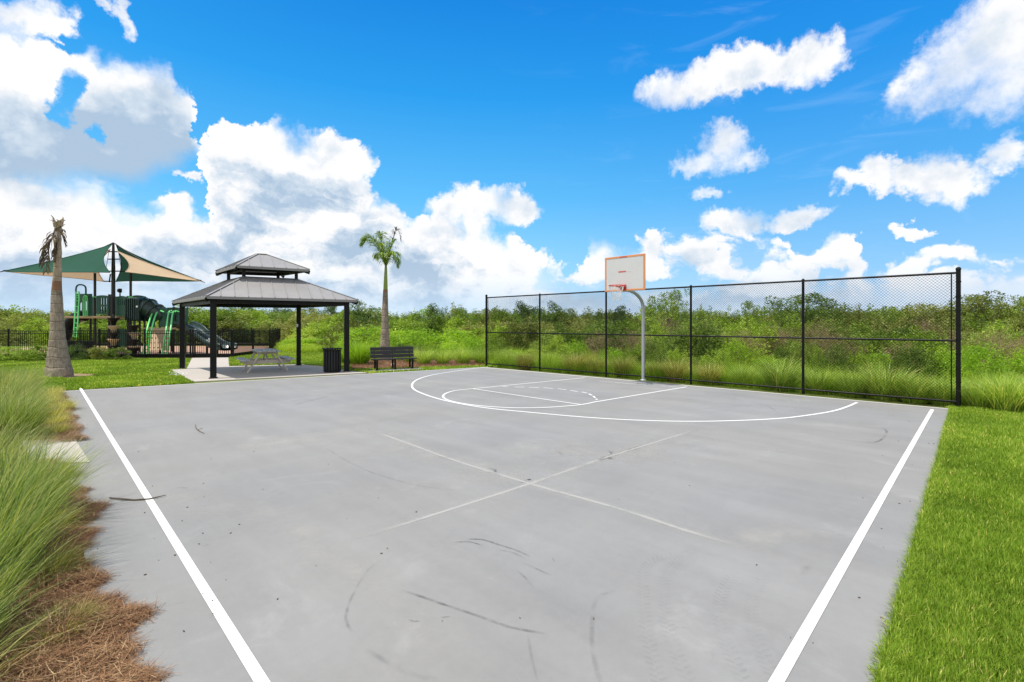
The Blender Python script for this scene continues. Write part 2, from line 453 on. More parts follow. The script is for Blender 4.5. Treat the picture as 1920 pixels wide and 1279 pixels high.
M['timber_top'] = paint('grey recycled plastic top', (.41, .41, .40), .55, wear=.14, scale=5)
M['slat'] = paint('charcoal plastic slat', (.020, .020, .023), .5, wear=.2, spec=.3)
M['green'] = paint('dark green plastic', (.020, .085, .056), .38, wear=.2, scale=3)
M['green_dk'] = paint('black green slide plastic', (.010, .030, .026), .28, wear=.2, scale=3)
M['lime'] = paint('bright green pipe', (.15, .66, .20), .35, wear=.1)
M['tan'] = paint('tan plastic', (.52, .36, .22), .5, wear=.12, scale=4)
M['post'] = paint('dark brown post', (.018, .014, .013), .4, wear=.2)
M['white'] = paint('white fitting', (.75, .75, .73), .5, wear=.1)
M['cup'] = paint('red cup plastic', (.55, .05, .04), .4)

def sailcloth(name, c):
    m, n = mat(name)
    tc = n.new('ShaderNodeTexCoord').outputs['Object']
    a = n.noise(tc, 1.5, 5, .6); wv = n.noise(tc, 60, 2, .5)
    k = n.add(1.0, n.add(n.mul(n.sub(a, .5), .25), n.mul(n.sub(wv, .5), .15)))
    sc_ = n.new('ShaderNodeVectorMath', operation='SCALE'); sc_.inputs[0].default_value = c; n.put(sc_.inputs['Scale'], k)
    n.put(n.p.inputs['Base Color'], sc_.outputs[0]); n.p.inputs['Roughness'].default_value = .9; n.p.inputs['Specular IOR Level'].default_value = .1
    tr = n.new('ShaderNodeBsdfTranslucent'); n.put(tr.inputs[0], sc_.outputs[0])
    ms = n.new('ShaderNodeMixShader'); ms.inputs[0].default_value = .30
    n.t.links.new(n.p.outputs[0], ms.inputs[1]); n.t.links.new(tr.outputs[0], ms.inputs[2]); n.t.links.new(ms.outputs[0], n.out.inputs[0])
    return m
M['sail_green'] = sailcloth('green shade cloth', (.036, .108, .076))
M['sail_tan'] = sailcloth('tan shade cloth', (.53, .40, .27))

# foliage families
G = lambda *c: c
M['lawn_blade'] = leafmat('lawn blades', [(0.0, G(0.107, 0.180, 0.015)), (.35, G(0.203, 0.318, 0.026)), (.65, G(0.321, 0.457, 0.047)), (.9, G(0.477, 0.551, 0.093)), (1.0, G(0.856, 0.679, 0.241))], .35, .6, 0.0, .2, .7)
M['lawn_soil'] = speckle('lawn thatch', [(.3, (.10, .15, .02)), (.6, (.19, .25, .04)), (.8, (.23, .23, .08))], .8, 40, .5)
M['muhly'] = leafmat('fountain grass blades', [(0.0, G(0.078, 0.119, 0.021)), (.4, G(0.149, 0.222, 0.041)), (.7, G(0.248, 0.335, 0.082)), (.88, G(0.383, 0.417, 0.141)), (1.0, G(0.567, 0.491, 0.210))], .45, .5, .06, .35)
M['bank_grass'] = leafmat('bank grass blades', [(0.0, G(0.137, 0.205, 0.032)), (.4, G(0.261, 0.382, 0.061)), (.7, G(0.434, 0.576, 0.123)), (.88, G(0.670, 0.717, 0.211)), (1.0, G(0.992, 0.845, 0.315))], .45, .5, .06, .35)
M['muhly_dry'] = leafmat('drying grass blades', [(0.0, G(0.141, 0.156, 0.033)), (.5, G(0.320, 0.323, 0.075)), (.8, G(0.564, 0.501, 0.167)), (1.0, G(0.791, 0.668, 0.272))], .45, .5, .08, .3)
M['straw'] = leafmat('pine straw', [(0.0, G(.09, .042, .018)), (.4, G(.20, .098, .046)), (.75, G(.34, .20, .10)), (1.0, G(.50, .36, .20))], .1, .7, 0, .2)
M['mulch'] = speckle('mulch floor', [(.25, (.045, .022, .012)), (.55, (.14, .062, .030)), (.8, (.25, .13, .07))], 2.0, 45, .6)
M['leaf_lime'] = leafmat('yellow green leaves', [(0.0, G(0.090, 0.149, 0.014)), (.4, G(0.207, 0.313, 0.026)), (.75, G(0.322, 0.448, 0.046)), (1.0, G(0.479, 0.542, 0.106))], jitter=0.27)
M['leaf_mid'] = leafmat('mid green leaves', [(0.0, G(0.063, 0.105, 0.015)), (.45, G(0.144, 0.220, 0.031)), (.8, G(0.236, 0.326, 0.048)), (1.0, G(0.380, 0.441, 0.101))], jitter=0.27)
M['leaf_olive'] = leafmat('olive leaves', [(0.0, G(0.076, 0.096, 0.021)), (.45, G(0.173, 0.202, 0.043)), (.8, G(0.278, 0.299, 0.077)), (1.0, G(0.435, 0.403, 0.142))], jitter=0.27)
M['leaf_dark'] = leafmat('dark green leaves', [(0.0, G(0.033, 0.056, 0.014)), (.45, G(0.073, 0.130, 0.026)), (.8, G(0.136, 0.208, 0.041)), (1.0, G(0.240, 0.316, 0.086))], .22)
M['leaf_pine'] = leafmat('blackish needles', [(0.0, G(.016, .026, .018)), (.6, G(.035, .052, .034)), (1.0, G(.07, .09, .05))], .15)
M['twig'] = leafmat('dry pinkish brush', [(0.0, G(0.141, 0.095, 0.053)), (.45, G(0.281, 0.193, 0.118)), (.8, G(0.407, 0.293, 0.176)), (1.0, G(0.239, 0.253, 0.059))], .2)
M['reed'] = leafmat('reed leaves', [(0.0, G(0.119, 0.215, 0.017)), (.45, G(0.248, 0.410, 0.031)), (.8, G(0.389, 0.563, 0.049)), (1.0, G(0.582, 0.655, 0.112))], .45)
M['palm_leaf'] = leafmat('palm leaflets', [(0.0, G(0.076, 0.132, 0.018)), (.45, G(0.190, 0.299, 0.031)), (.8, G(0.406, 0.526, 0.052)), (1.0, G(0.660, 0.717, 0.138))], .3, .4, 0, .5)
M['palm_dead'] = leafmat('dead frond', [(0.0, G(.05, .035, .025)), (.5, G(.16, .11, .075)), (1.0, G(.33, .25, .17))], .15)
M['bark'] = speckle('shrub bark', [(.3, (.07, .055, .04)), (.7, (.17, .14, .11))], 3, 30, .5)

def palm_bark(name, lo, hi, ringdark):
    m, n = mat(name)
    tc = n.new('ShaderNodeTexCoord').outputs['Object']
    x, y, z = n.sep(tc)
    ns = n.noise(tc, 2.2, 5, .6); fine = n.noise(n.xyz(n.mul(x, 9), n.mul(y, 9), n.mul(z, 1.6)), 3.0, 6, .65)
    ring = n.m('FRACT', n.mad(n.noise(tc, 1.3, 2, .5), .9, n.mul(z, 3.1)))
    rm = n.ss(n.m('ABSOLUTE', n.sub(ring, .5)), .0, .10, 1.0, 0.0)
    c = n.mix(n.ss(n.add(n.mul(ns, .45), n.mul(fine, .55)), .34, .64), lo, hi)
    c = n.mix(n.mul(rm, .22), c, ringdark)
    n.put(n.p.inputs['Base Color'], c); n.p.inputs['Roughness'].default_value = .85; n.p.inputs['Specular IOR Level'].default_value = .2
    bp = n.new('ShaderNodeBump'); bp.inputs['Strength'].default_value = .6; bp.inputs['Distance'].default_value = .03
    n.put(bp.inputs['Height'], n.sub(n.add(fine, ns), rm)); n.put(n.p.inputs['Normal'], bp.outputs[0])
    return m
M['palm_bark'] = palm_bark('palm trunk', (.15, .118, .093), (.38, .305, .245), (.12, .092, .075))
M['palm_stub'] = palm_bark('weathered palm top', (.25, .18, .12), (.46, .36, .27), (.12, .08, .06))
M['shaft'] = paint('green crownshaft', (.20, .27, .03), .35, wear=.15, scale=4)
M['rust'] = paint('brown leaf scar', (.21, .10, .05), .7, wear=.3, scale=8)

def concrete(name, c, var=.10, rough=.85):
    m, n = mat(name)
    g = n.new('ShaderNodeNewGeometry').outputs['Position']
    a = n.noise(g, .9, 8, .6); b = n.noise(g, 22, 6, .7); d = n.noise(g, 160, 2, .5)
    k = n.add(1.0, n.add(n.mul(n.sub(a, .5), 2 * var), n.add(n.mul(n.sub(b, .5), var), n.mul(n.sub(d, .5), var))))
    sc_ = n.new('ShaderNodeVectorMath', operation='SCALE'); sc_.inputs[0].default_value = c; n.put(sc_.inputs['Scale'], k)
    n.put(n.p.inputs['Base Color'], sc_.outputs[0]); n.p.inputs['Roughness'].default_value = rough
    n.p.inputs['Specular IOR Level'].default_value = .3
    return m
M['concrete'] = concrete('pale concrete', (.40, .362, .318))
M['curb'] = concrete('bare slab edge', (.42, .405, .375))

# the painted court: grey acrylic, mottled, with sweeping wear along the slope
def court_paint():
    m, n = mat('grey court paint')
    g = n.new('ShaderNodeNewGeometry').outputs['Position']
    x, y, z = n.sep(g)
    # u runs along the fence, v away from it
    u = n.sub(n.mul(x, .733), n.mul(y, .680)); v = n.add(n.mul(x, .680), n.mul(y, .733))
    a = n.noise(g, .33, 6, .55)
    streak = n.noise(n.xyz(n.mul(u, .35), n.mul(v, 1.5), 0.0), 1.2, 7, .62)
    streak2 = n.noise(n.xyz(n.mul(u, 1.6), n.mul(v, .35), 4.0), .8, 7, .60)
    fine = n.noise(g, 14, 7, .68); grit = n.noise(g, 230, 2, .5)
    pale = n.noise(g, 1.1, 8, .70, dist=.8)
    k = n.add(n.mul(n.sub(a, .5), .26), n.add(n.mul(n.sub(streak, .5), .42), n.mul(n.sub(streak2, .5), .26)))
    k = n.add(k, n.add(n.mul(n.sub(fine, .5), .18), n.mul(n.sub(grit, .5), .34)))
    k = n.add(k, n.ss(pale, .54, .76, 0.0, .20)); k = n.sub(k, n.ss(n.noise(g, 2.3, 8, .72, dist=1.2), .62, .80, 0.0, .18))
    base = n.mix(n.ss(n.noise(g, .22, 3, .5), .35, .65), (.222, .217, .205), (.210, .210, .207))
    sc_ = n.new('ShaderNodeVectorMath', operation='SCALE'); n.put(sc_.inputs[0], base); n.put(sc_.inputs['Scale'], n.add(1.0, k))
    n.put(n.p.inputs['Base Color'], sc_.outputs[0]); n.put(n.p.inputs['Roughness'], n.mad(fine, .25, .62))
    n.p.inputs['Specular IOR Level'].default_value = .3
    bp = n.new('ShaderNodeBump'); bp.inputs['Strength'].default_value = .12; bp.inputs['Distance'].default_value = .004
    n.put(bp.inputs['Height'], n.add(fine, grit)); n.put(n.p.inputs['Normal'], bp.outputs[0])
    return m
M['court'] = court_paint()
def worn(name, c, lo, hi, amount, scale=6.0, rough=.7, soft=False):
    """marking with ragged, partly rubbed-off cover"""
    m, n = mat(name)
    g = n.new('ShaderNodeNewGeometry').outputs['Position']
    a = n.noise(g, scale, 8, .68, dist=.4); b = n.noise(g, scale * .12, 3, .5)
    f = n.ss(n.add(n.mul(a, .6), n.mul(b, .4)), lo, hi, 0.0, amount)
    n.p.inputs['Base Color'].default_value = tuple(c) + (1,); n.p.inputs['Roughness'].default_value = rough
    n.p.inputs['Specular IOR Level'].default_value = .3
    if soft: f = n.mul(f, n.new('ShaderNodeAttribute', attribute_name='fade').outputs['Fac'])
    n.put(n.p.inputs['Alpha'], f)
    return m
M['line'] = worn('white line paint', (.70, .70, .685), .28, .40, .95, 12)
M['line_old'] = worn('faded line paint', (.66, .66, .65), .30, .55, .8, 7)
M['joint'] = worn('pale joint dust', (.39, .385, .36), .24, .50, .80, 3, soft=True)
M['scuff'] = worn('black tyre scuff', (.05, .05, .05), .36, .70, .52, 14, soft=True)
M['scuff_lt'] = worn('faint tyre scuff', (.10, .10, .10), .36, .75, .36, 10, soft=True)
M['tread'] = worn('dusty tread print', (.10, .10, .10), .34, .74, .26, 5)
M['stain'] = worn('dusty stain', (.42, .41, .38), .34, .68, .50, 3, soft=True)

def part(mb, name, m, root):
    lo = root.location
    b = MB(); b.f = mb.f; b.smooth = mb.smooth
    if abs(root.rotation_euler.z) > 1e-9:
        R = Matrix.Rotation(-root.rotation_euler.z, 3, 'Z'); b.v = [tuple(R @ (Vector(v) - lo)) for v in mb.v]
    else: b.v = [tuple(Vector(v) - lo) for v in mb.v]
    return b.build(name, m, root)
def sub(mb, name, m, parent_part, root):
    o = part(mb, name, m, root); o.parent = parent_part
    return o

# ------------------------------------------------------------------ ground, court, pavements
def sheet(name, poly, z, m, kind='structure'):
    b = MB(); b.add([(p[0], p[1], z) for p in poly], [tuple(range(len(poly)))])
    o = b.build(name, m)
    if o.data.polygons[0].normal.z < 0: o.data.flip_normals()
    return tag(o, kind=kind)
M['field'] = speckle('field soil and thatch', [(.25, (.07, .09, .02)), (.5, (.14, .18, .035)), (.75, (.20, .21, .07))], .35, 25, .5)
gb = MB(); gb.add([(-1800, -300, -.045), (1800, -300, -.045), (1800, 2500, -.045), (-1800, 2500, -.045)], [(0, 1, 2, 3)])
tag(gb.build('ground', M['field']), kind='structure')

cA = P(908, 688.3); cB = P(1781, 766); cR = P(1640, 1279); cC = P(112, 733.5); cL = P(330, 1279)
dR = (cR - cB).normalized(); dL = (cL - cC).normalized()
cD = cR + dR * 2.6
outL = Vector((-.71, -.71, 0))
cC2 = cC + outL * .1
court_poly = [cA, cB, cD, cL + dL * 2.4 + outL * .25, cL + outL * .25, cC2]
b = MB(); b.slab(court_poly, -.12, 0.0); court = tag(b.build('court', M['curb']), kind='structure')
cen = Vector((-1.0, 11.0, 0))
def inset(p, q, s, w):                      # pull an edge point inwards
    d = (q - p).normalized(); n = Vector((-d.y, d.x, 0)); n = n if n.dot(cen - p) > 0 else -n
    return s + n * w
cp = [inset(cA, cB, cA, .16) + (cC - cA).normalized() * .05, inset(cA, cB, cB, .13), cD, court_poly[3], court_poly[4], cC2]
d_ac = (cC - cA).normalized(); nn = Vector((d_ac.y, -d_ac.x, 0)); nn = nn if nn.dot(cen - cA) > 0 else -nn
cp[0] = cp[0] + nn * .10; cp[5] = cC2 + nn * .14
b = MB(); b.add([(p.x, p.y, .004) for p in cp], [tuple(range(len(cp)))]); paint_o = b.build('court_paint', M['court'], court)
if paint_o.data.polygons[0].normal.z < 0: paint_o.data.flip_normals()
LW = .055; SOFT_N = [0]
def mark(name, pts, w=LW, m='line', z=.008, taper=False):
    soft = m in ('joint', 'scuff', 'scuff_lt', 'stain')
    if soft: SOFT_N[0] += 1; z = .0045 + SOFT_N[0] * .00005 + (.0001 if m == 'stain' else .0012)
    return strip(name, [P(*p) for p in pts], w * (1.5 if soft else 1), z, M[m], court, taper, soft)
mark('sideline', [(1748, 768.5), (1457, 1279), (1330, 1500)], .062)
mark('centre_line', [(151, 729), (250, 890), (490, 1279), (560, 1395)], .062)
mark('three_point_arc', [(915, 688.8), (884, 692), (856, 696), (809, 703.8), (781, 713), (772.5, 724), (784, 735), (831, 750.6), (906, 764.7), (1012.5, 775.5), (1106, 783.6),
                         (1200, 788.8), (1300, 790.8), (1390, 789), (1450, 786), (1498, 781.5), (1559, 772), (1590, 762.5), (1607, 755)], .058)
mark('key_line', [(1288, 725.8), (1205, 739.5), (1119, 753.7)])
mark('key_line', [(1097, 708.6), (886, 729.4)])
mark('free_throw_circle', [(886, 729.4), (856, 732.6), (838, 737.4), (830.6, 743.8), (839, 750.5), (862.5, 756.4), (903, 761.8), (956, 765.2), (1012, 765.2), (1059, 762.4), (1090.6, 759.4), (1119, 753.7)], .056, z=.010)
mark('free_throw_line', [(886, 729.6), (1090.6, 759.8)], .052, z=.012)
mark('baseline_mark', [(1118, 714.6), (1212, 722.6)], .05, 'line_old')
mark('baseline_mark', [(1240, 724.0), (1275, 727.0)], .05, 'line_old')
dash = [(947, 725.5), (974, 726.4), (1001, 727), (1028, 728.2), (1054, 730.4), (1076.5, 733.6), (1096, 736.6), (1107, 740.4), (1114, 744.8), (1118.5, 749.2)]
for i, (x, y) in enumerate(dash):
    a = dash[max(i - 1, 0)]; c = dash[min(i + 1, len(dash) - 1)]
    k = .17
    mark('lane_dash', [(x - (c[0] - a[0]) * k, y - (c[1] - a[1]) * k), (x + (c[0] - a[0]) * k, y + (c[1] - a[1]) * k)], .05)
# joints, scuffs and stains
mark('slab_joint', [(690, 806), (760, 830), (850, 863), (993.7, 907.5), (1162, 955), (1300, 1000), (1440, 1040)], .058, 'joint', .006, True)
mark('slab_joint', [(1310, 805), (1144, 856), (993.7, 907.5), (800, 970), (640, 1020)], .052, 'joint', .0065, True)
mark('slab_joint', [(590, 835), (715, 817), (919, 785)], .06, 'stain', .006)
mark('slab_joint', [(1062, 837), (1137, 858), (1185, 868)], .06, 'stain', .006)
mark('slab_joint', [(1300, 820), (1400, 834), (1475, 848)], .05, 'stain', .006)
mark('dust_stain', [(545, 985), (580, 1010), (610, 1050), (700, 1090), (800, 1190)], .16, 'stain', .0055)
mark('dust_stain', [(860, 880), (930, 895), (1010, 870), (1080, 845)], .5, 'stain', .0055, True)
mark('dust_stain', [(1150, 870), (1200, 850), (1260, 826)], .35, 'stain', .0055, True)
mark('dust_stain', [(1380, 1022), (1450, 1000), (1500, 985)], .25, 'stain', .0055, True)
for pts, w in [([(690, 806), (850, 863), (993, 907), (1162, 955), (1300, 1000), (1460, 1046)], .16), ([(1310, 805), (1144, 856), (993, 907), (800, 970), (630, 1024)], .15), ([(720, 830), (850, 868), (985, 905)], .55), ([(1000, 905), (1120, 868), (1250, 825)], .5), ([(940, 850), (1040, 835), (1110, 842)], .7), ([(1060, 838), (1150, 860), (1230, 840)], .6),
               ([(560, 975), (600, 1030), (720, 1090)], .3), ([(640, 1050), (760, 1150), (860, 1230)], .35), ([(300, 930), (420, 960), (560, 985)], .5), ([(1380, 1020), (1460, 1005), (1560, 990)], .4), ([(430, 840), (560, 825), (700, 800)], .6)]:
    mark('dust_stain', pts, w, 'stain', .005, True)
for pts, w, m in [([(612, 842), (645, 862), (690, 884), (760, 906), (820, 917), (872, 922)], .030, 'scuff_lt'),
                  ([(873, 1012), (905, 1013), (933, 1022), (965, 1032), (996, 1046)], .020, 'scuff'),
                  ([(845, 1019), (880, 1017), (908, 1026)], .016, 'scuff'), ([(928, 1032), (960, 1037), (986, 1050)], .014, 'scuff_lt'),
                  ([(980, 1056), (1006, 1068), (1034, 1081)], .014, 'scuff'), ([(967, 1069), (984, 1084), (1001, 1105)], .018, 'scuff'),
                  ([(756, 1108), (820, 1131), (892, 1155), (950, 1176), (1030, 1192)], .022, 'scuff'),
                  ([(1165, 1107), (1120, 1122), (1110, 1170), (1112, 1225), (1125, 1279), (1140, 1320)], .028, 'scuff_lt'),
                  ([(720, 1049), (690, 1070), (660, 1120), (648, 1160), (660, 1188)], .018, 'scuff_lt'),
                  ([(990, 1190), (996, 1230), (1010, 1290)], .016, 'scuff_lt'), ([(680, 1215), (760, 1262), (830, 1279)], .03, 'scuff_lt'),
                  ([(1603, 829), (1640, 830), (1658, 820), (1662, 808), (1652, 803)], .035, 'scuff'), ([(550, 760), (590, 750), (617, 743)], .05, 'scuff'),
                  ([(1290, 770), (1360, 764), (1430, 760), (1460, 775)], .03, 'scuff_lt'), ([(760, 720), (830, 715), (880, 716)], .03, 'scuff_lt'),
                  ([(1140, 750), (1250, 748), (1330, 752)], .04, 'scuff_lt'), ([(1770, 1010), (1700, 1100), (1650, 1220)], .10, 'scuff_lt'),
                  ([(325, 918), (340, 915), (352, 917)], .014, 'scuff'), ([(380, 1025), (395, 1022)], .012, 'scuff'), ([(765, 1163), (776, 1167), (788, 1166)], .012, 'scuff'),
                  ([(823, 1160), (847, 1158)], .012, 'scuff'), ([(1263, 1178), (1297, 1180)], .012, 'scuff'), ([(1036, 1046), (1040, 1058)], .010, 'scuff'),
                  ([(1500, 1068), (1520, 1074)], .16, 'scuff_lt'), ([(1440, 845), (1475, 850), (1500, 852)], .02, 'scuff_lt'),
                  ([(420, 800), (470, 797)], .02, 'scuff_lt'), ([(300, 1140), (360, 1128)], .014, 'scuff_lt'), ([(1230, 905), (1262, 902)], .012, 'scuff_lt')]:
    mark('scuff_mark', pts, w, m, .0062, True)
# ribbed tyre tracks: many short bars following two curves
for c in [[(1270, 1040), (1215, 1060), (1205, 1110), (1215, 1200), (1250, 1330)], [(1300, 1030), (1250, 1080), (1245, 1140), (1265, 1220), (1320, 1340)],
          [(1375, 1080), (1352, 1120), (1350, 1170), (1375, 1240), (1420, 1330)], [(1430, 1085), (1410, 1130), (1415, 1190), (1450, 1270), (1480, 1330)]]:
    pl = smooth_line([P(*p) for p in c], .022); b = MB()
    for i in range(1, len(pl) - 1):
        t = (pl[i + 1] - pl[i - 1]).normalized(); n_ = Vector((-t.y, t.x)); sgn = 1 if i % 2 else -1
        a0 = pl[i] + n_ * .045 * sgn; a1 = pl[i] + n_ * .004 * sgn + t * .02
        w = t * .0045
        b.add([(a0.x - w.x, a0.y - w.y, .0112), (a0.x + w.x, a0.y + w.y, .0112), (a1.x + w.x, a1.y + w.y, .0112), (a1.x - w.x, a1.y - w.y, .0112)], [(0, 1, 2, 3)])
    b.build('tyre_track', M['tread'], court)

# crumbs of bark, grit and clippings blown onto the slab
rng0 = np.random.default_rng(91); b = MB(); cnt = 0
while cnt < 110:
    if cnt < 80:
        t = rng0.random(); s_ = rng0.random() ** 2 * .9
        p = (cL.lerp(cC, t ** 1.3) + Vector((.71, .71, 0)) * (.05 + s_)) if rng0.random() < .6 else (cR.lerp(cB, t) - Vector((.71, -.71, 0)) * (.03 + s_ * .6))
    else:
        p = P(rng0.uniform(150, 1750), 700 + 560 * rng0.random() ** .7)
    if (p - cen).length > 14 or p.y < 1.2: 
        cnt += 1; continue
    L_ = rng0.uniform(.004, .018); b.box((p.x, p.y, .009), (L_, L_ * rng0.uniform(.12, .5), .005), rz=rng0.random() * 3.14); cnt += 1
M['crumb'] = paint('bark crumbs', (.10, .07, .045), .9, wear=.6, scale=3)
tag(b.build('debris', M['crumb']), kind='stuff')

# pavements
pad_poly = [P(363, 715), P(318, 692), P(348, 690.5), P(430, 686.2), P(563, 682.8), P(604, 686.3), P(657, 695.2), P(690, 698.5)]
b = MB(); b.slab(pad_poly, -.12, -.008); tag(b.build('pavement', M['concrete']), kind='structure')
path_poly = [P(350, 690.6), P(358, 675), P(362, 668), P(428, 665), P(429, 671), P(430, 686.1)]
b = MB(); b.slab(path_poly, -.12, -.014); tag(b.build('path', M['concrete']), kind='structure')
bp_poly = [P(692, 697.4), P(688, 693.5), P(785, 689.2), P(797, 691.8)]
b = MB(); b.slab(bp_poly, -.12, -.012); tag(b.build('bench_pavement', M['concrete']), kind='structure')
stub = [P(168, 868), P(62, 872), P(40, 828), P(140, 824)]
b = MB(); b.slab(stub, -.12, .015); tag(b.build('grass_bed_pavement', M['concrete']), kind='structure')
play_poly = [P(-120, 668), P(560, 668), PD(620, 655, 34), Vector((-14, 40, 0)), Vector((-40, 40, 0))]
M['rubber'] = speckle('tan rubber safety surface', [(.3, (.25, .13, .09)), (.55, (.42, .26, .18)), (.75, (.55, .40, .30))], .8, 40, .45)
sheet('playground_floor', play_poly, -.020, M['rubber'])
lawn_far = [P(40, 735), P(363, 716.2), P(318, 693), P(348, 691.5), P(357, 673), P(-200, 672), P(-250, 735)]
sheet('lawn', lawn_far, -.032, M['lawn_soil'])
lawn_mid = [P(430, 684), P(428, 671), P(500, 660), P(640, 658), P(680, 686), P(840, 681), P(930, 684), P(912, 690), P(690, 699), P(657, 697), P(604, 688), P(563, 684.5)]
sheet('lawn', lawn_mid, -.028, M['lawn_soil'])
fR = P(1800, 766)
lawn_right = [cB + Vector((.05, .15, 0)), P(1800, 763), P(1920, 771), Vector((16, 10, 0)), Vector((16, -3, 0)), Vector((.5, -3, 0)), cD]
sheet('lawn', lawn_right, -.026, M['lawn_soil'])
bed_l = [cC + outL * .1 + Vector((-.3, .5, 0)), cL + outL * .05 + dL * 2.5, cL + outL * 3.5 + dL * 2.5, cC + outL * 4.2 + Vector((-3, 2, 0))]
sheet('mulch_bed', bed_l, -.024, M['mulch'])
bed_b = [P(655, 684), P(662, 691.5), P(800, 688.5), P(905, 685.5), P(912, 680), P(880, 672), P(700, 670)]
sheet('mulch_bed', bed_b, -.022, M['mulch'])
bed_p = [P(120, 709), P(150, 707.5), P(182, 703.5), P(168, 700), P(130, 699), P(95, 702)]
M['dirt'] = speckle('bare sandy dirt', [(.3, (.16, .11, .06)), (.6, (.26, .19, .10)), (.8, (.24, .24, .08))], 2.0, 40, .5)
sheet('bare_dirt', bed_p, -.021, M['dirt'])

# ------------------------------------------------------------------ chain link fence along the far side
F1 = P(912, 687.3); F6 = P(1797, 764.5); FD = (F6 - F1); FL_ = FD.length; FU = FD / FL_
FH = 3.02
fence = thing('chain_link_fence', 'tall black chain link fence with six posts along the far edge of the grey court', 'fence', F1)
for k in range(6):
    p = F1 + FD * k / 5; b = MB()
    r = .043 if k == 5 else (.045 if k == 0 else .034)
    h = FH + (.09 if k == 5 else .10 if k == 0 else .02)
    b.tube([p, p + Vector((0, 0, h))], r, 14)
    b.lathe([(r + .006, h - .03), (r + .006, h + .01), (r * .6, h + .035), (.004, h + .045)], p, 14)
    if k in (0, 5):
        for z in np.linspace(.25, FH - .2, 9): b.lathe([(r + .008, z - .012), (r + .008, z + .012)], p, 14)
    b2 = part(b, 'post', M['black'], fence)
for z, r in ((FH, .026), (1.50, .023), (.13, .023)):
    for k in range(5):
        b = MB(); b.tube([F1 + FD * k / 5 + FU * .04 + Vector((0, 0, z)), F1 + FD * (k + 1) / 5 - FU * .04 + Vector((0, 0, z))], r, 10)
        part(b, 'rail', M['black'], fence)
for pz in (F6 - FU * .115, F1 + FU * .10):
    b = MB(); b.tube([pz + Vector((0, 0, .1)), pz + Vector((0, 0, FH))], .012, 8); part(b, 'tension_bar', M['black'], fence)
def chain_panel(a, d, L, z0, z1, pitch=.068, wr=.0030):
    """woven wire: every strand zigzags upward and hooks its neighbours"""
    hp = pitch / 2; nw = int(L / hp); ns = int((z1 - z0) / hp)
    i = np.arange(nw)[:, None]; k = np.arange(ns + 1)[None, :]
    X = i * hp + hp * (((k + i) % 2) * 1.10 - .05) + (L - nw * hp) / 2; Z = z0 + k * hp + 0 * i
    off = np.where((k + i) % 2 == 0, wr, -wr)
    side = Vector((-d.y, d.x, 0))
    base = np.stack([a.x + d.x * X + side.x * off, a.y + d.y * X + side.y * off, Z], -1)      # nw, ns+1, 3
    dv = np.array([d.x, d.y, 0]) * wr * 1.2; sv = np.array([side.x, side.y, 0]) * wr
    ring = np.stack([base + dv, base + sv, base - dv, base - sv], 2)                            # nw, ns+1, 4, 3
    V = ring.reshape(-1, 3)
    idx = np.arange(nw * (ns + 1) * 4).reshape(nw, ns + 1, 4)
    F = []
    for c in range(4):
        e = (c + 1) % 4
        F.append(np.stack([idx[:, :-1, c], idx[:, :-1, e], idx[:, 1:, e], idx[:, 1:, c]], -1).reshape(-1, 4))
    return V, np.concatenate(F)
for k in range(5):
    a = F1 + FD * k / 5 + FU * .03
    V, F = chain_panel(a, FU, FL_ / 5 - .06, .10, FH)
    V = V - np.array(F1)
    link('wire_mesh', np_mesh('wire_mesh', V, F, M['black_vinyl']), fence)

# ------------------------------------------------------------------ basketball goal
gb0 = P(1206, 713); goal = thing('basketball_goal', 'basketball goal with white orange-edged backboard on a bent grey pole', 'basketball hoop', gb0)
bc = PD(1170.5, 512, 14.62); nrm = Vector((-.70, -.714, 0)).normalized(); rgt = Vector((-nrm.y, nrm.x, 0)); rgt = rgt if rgt.x > 0 else -rgt
nrm3 = nrm
zb0, zb1 = 2.90, 3.98; bw = 1.40; bz = (zb0 + zb1) / 2; bc.z = bz
def B3(u, v, w=0.0): return bc + rgt * u + Vector((0, 0, 1)) * v + nrm * w
pts = [gb0, gb0 + Vector((0, 0, 2.38))]
top_target = B3(.06, zb0 - bz + .02, -.10)
for t in np.linspace(.12, 1, 9):
    ang = t * math.pi / 2
    f = 1 - math.cos(ang); g = math.sin(ang)
    pts.append(Vector((gb0.x + (top_target.x - gb0.x) * f, gb0.y + (top_target.y - gb0.y) * f, 2.38 + (top_target.z - 2.38) * g)))
b = MB(); b.tube(pts, .055, 18); pole = part(b, 'pole', M['galv'], goal)
b = MB(); b.lathe([(.10, 0), (.10, .02), (.075, .03)], gb0, 18); sub(b, 'base_collar', M['galv'], pole, goal)
b = MB(); b.box(B3(.02, zb0 - bz + .10, -.075), (.34, .10, .26), rz=math.atan2(rgt.y, rgt.x), bev=.008)
for s in (-1, 1): b.beam(B3(.02, zb0 - bz + .05, -.10), B3(s * .5, .25, -.03), .04, .03)
part(b, 'bracket', M['galv'], goal)
def board_box(u0, u1, v0, v1, w0, w1):
    b = MB(); b.box(B3((u0 + u1) / 2, (v0 + v1) / 2, (w0 + w1) / 2), (u1 - u0, w1 - w0, v1 - v0), rz=math.atan2(rgt.y, rgt.x), bev=.004); return b
hh = (zb1 - zb0) / 2; hw = bw / 2
bb = part(board_box(-hw, hw, -hh, hh, -.03, .0), 'backboard', M['board'], goal)
fb = MB()
for u0, u1, v0, v1 in ((-hw - .004, hw + .004, hh - .055, hh + .004), (-hw - .004, hw + .004, -hh - .004, -hh + .05), (-hw - .004, -hw + .055, -hh + .05, hh - .055), (hw - .055, hw + .004, -hh + .05, hh - .055)):
    x = board_box(u0, u1, v0, v1, -.034, .006); fb.add(x.v, x.f)
sub(fb, 'border', M['orange'], bb, goal)
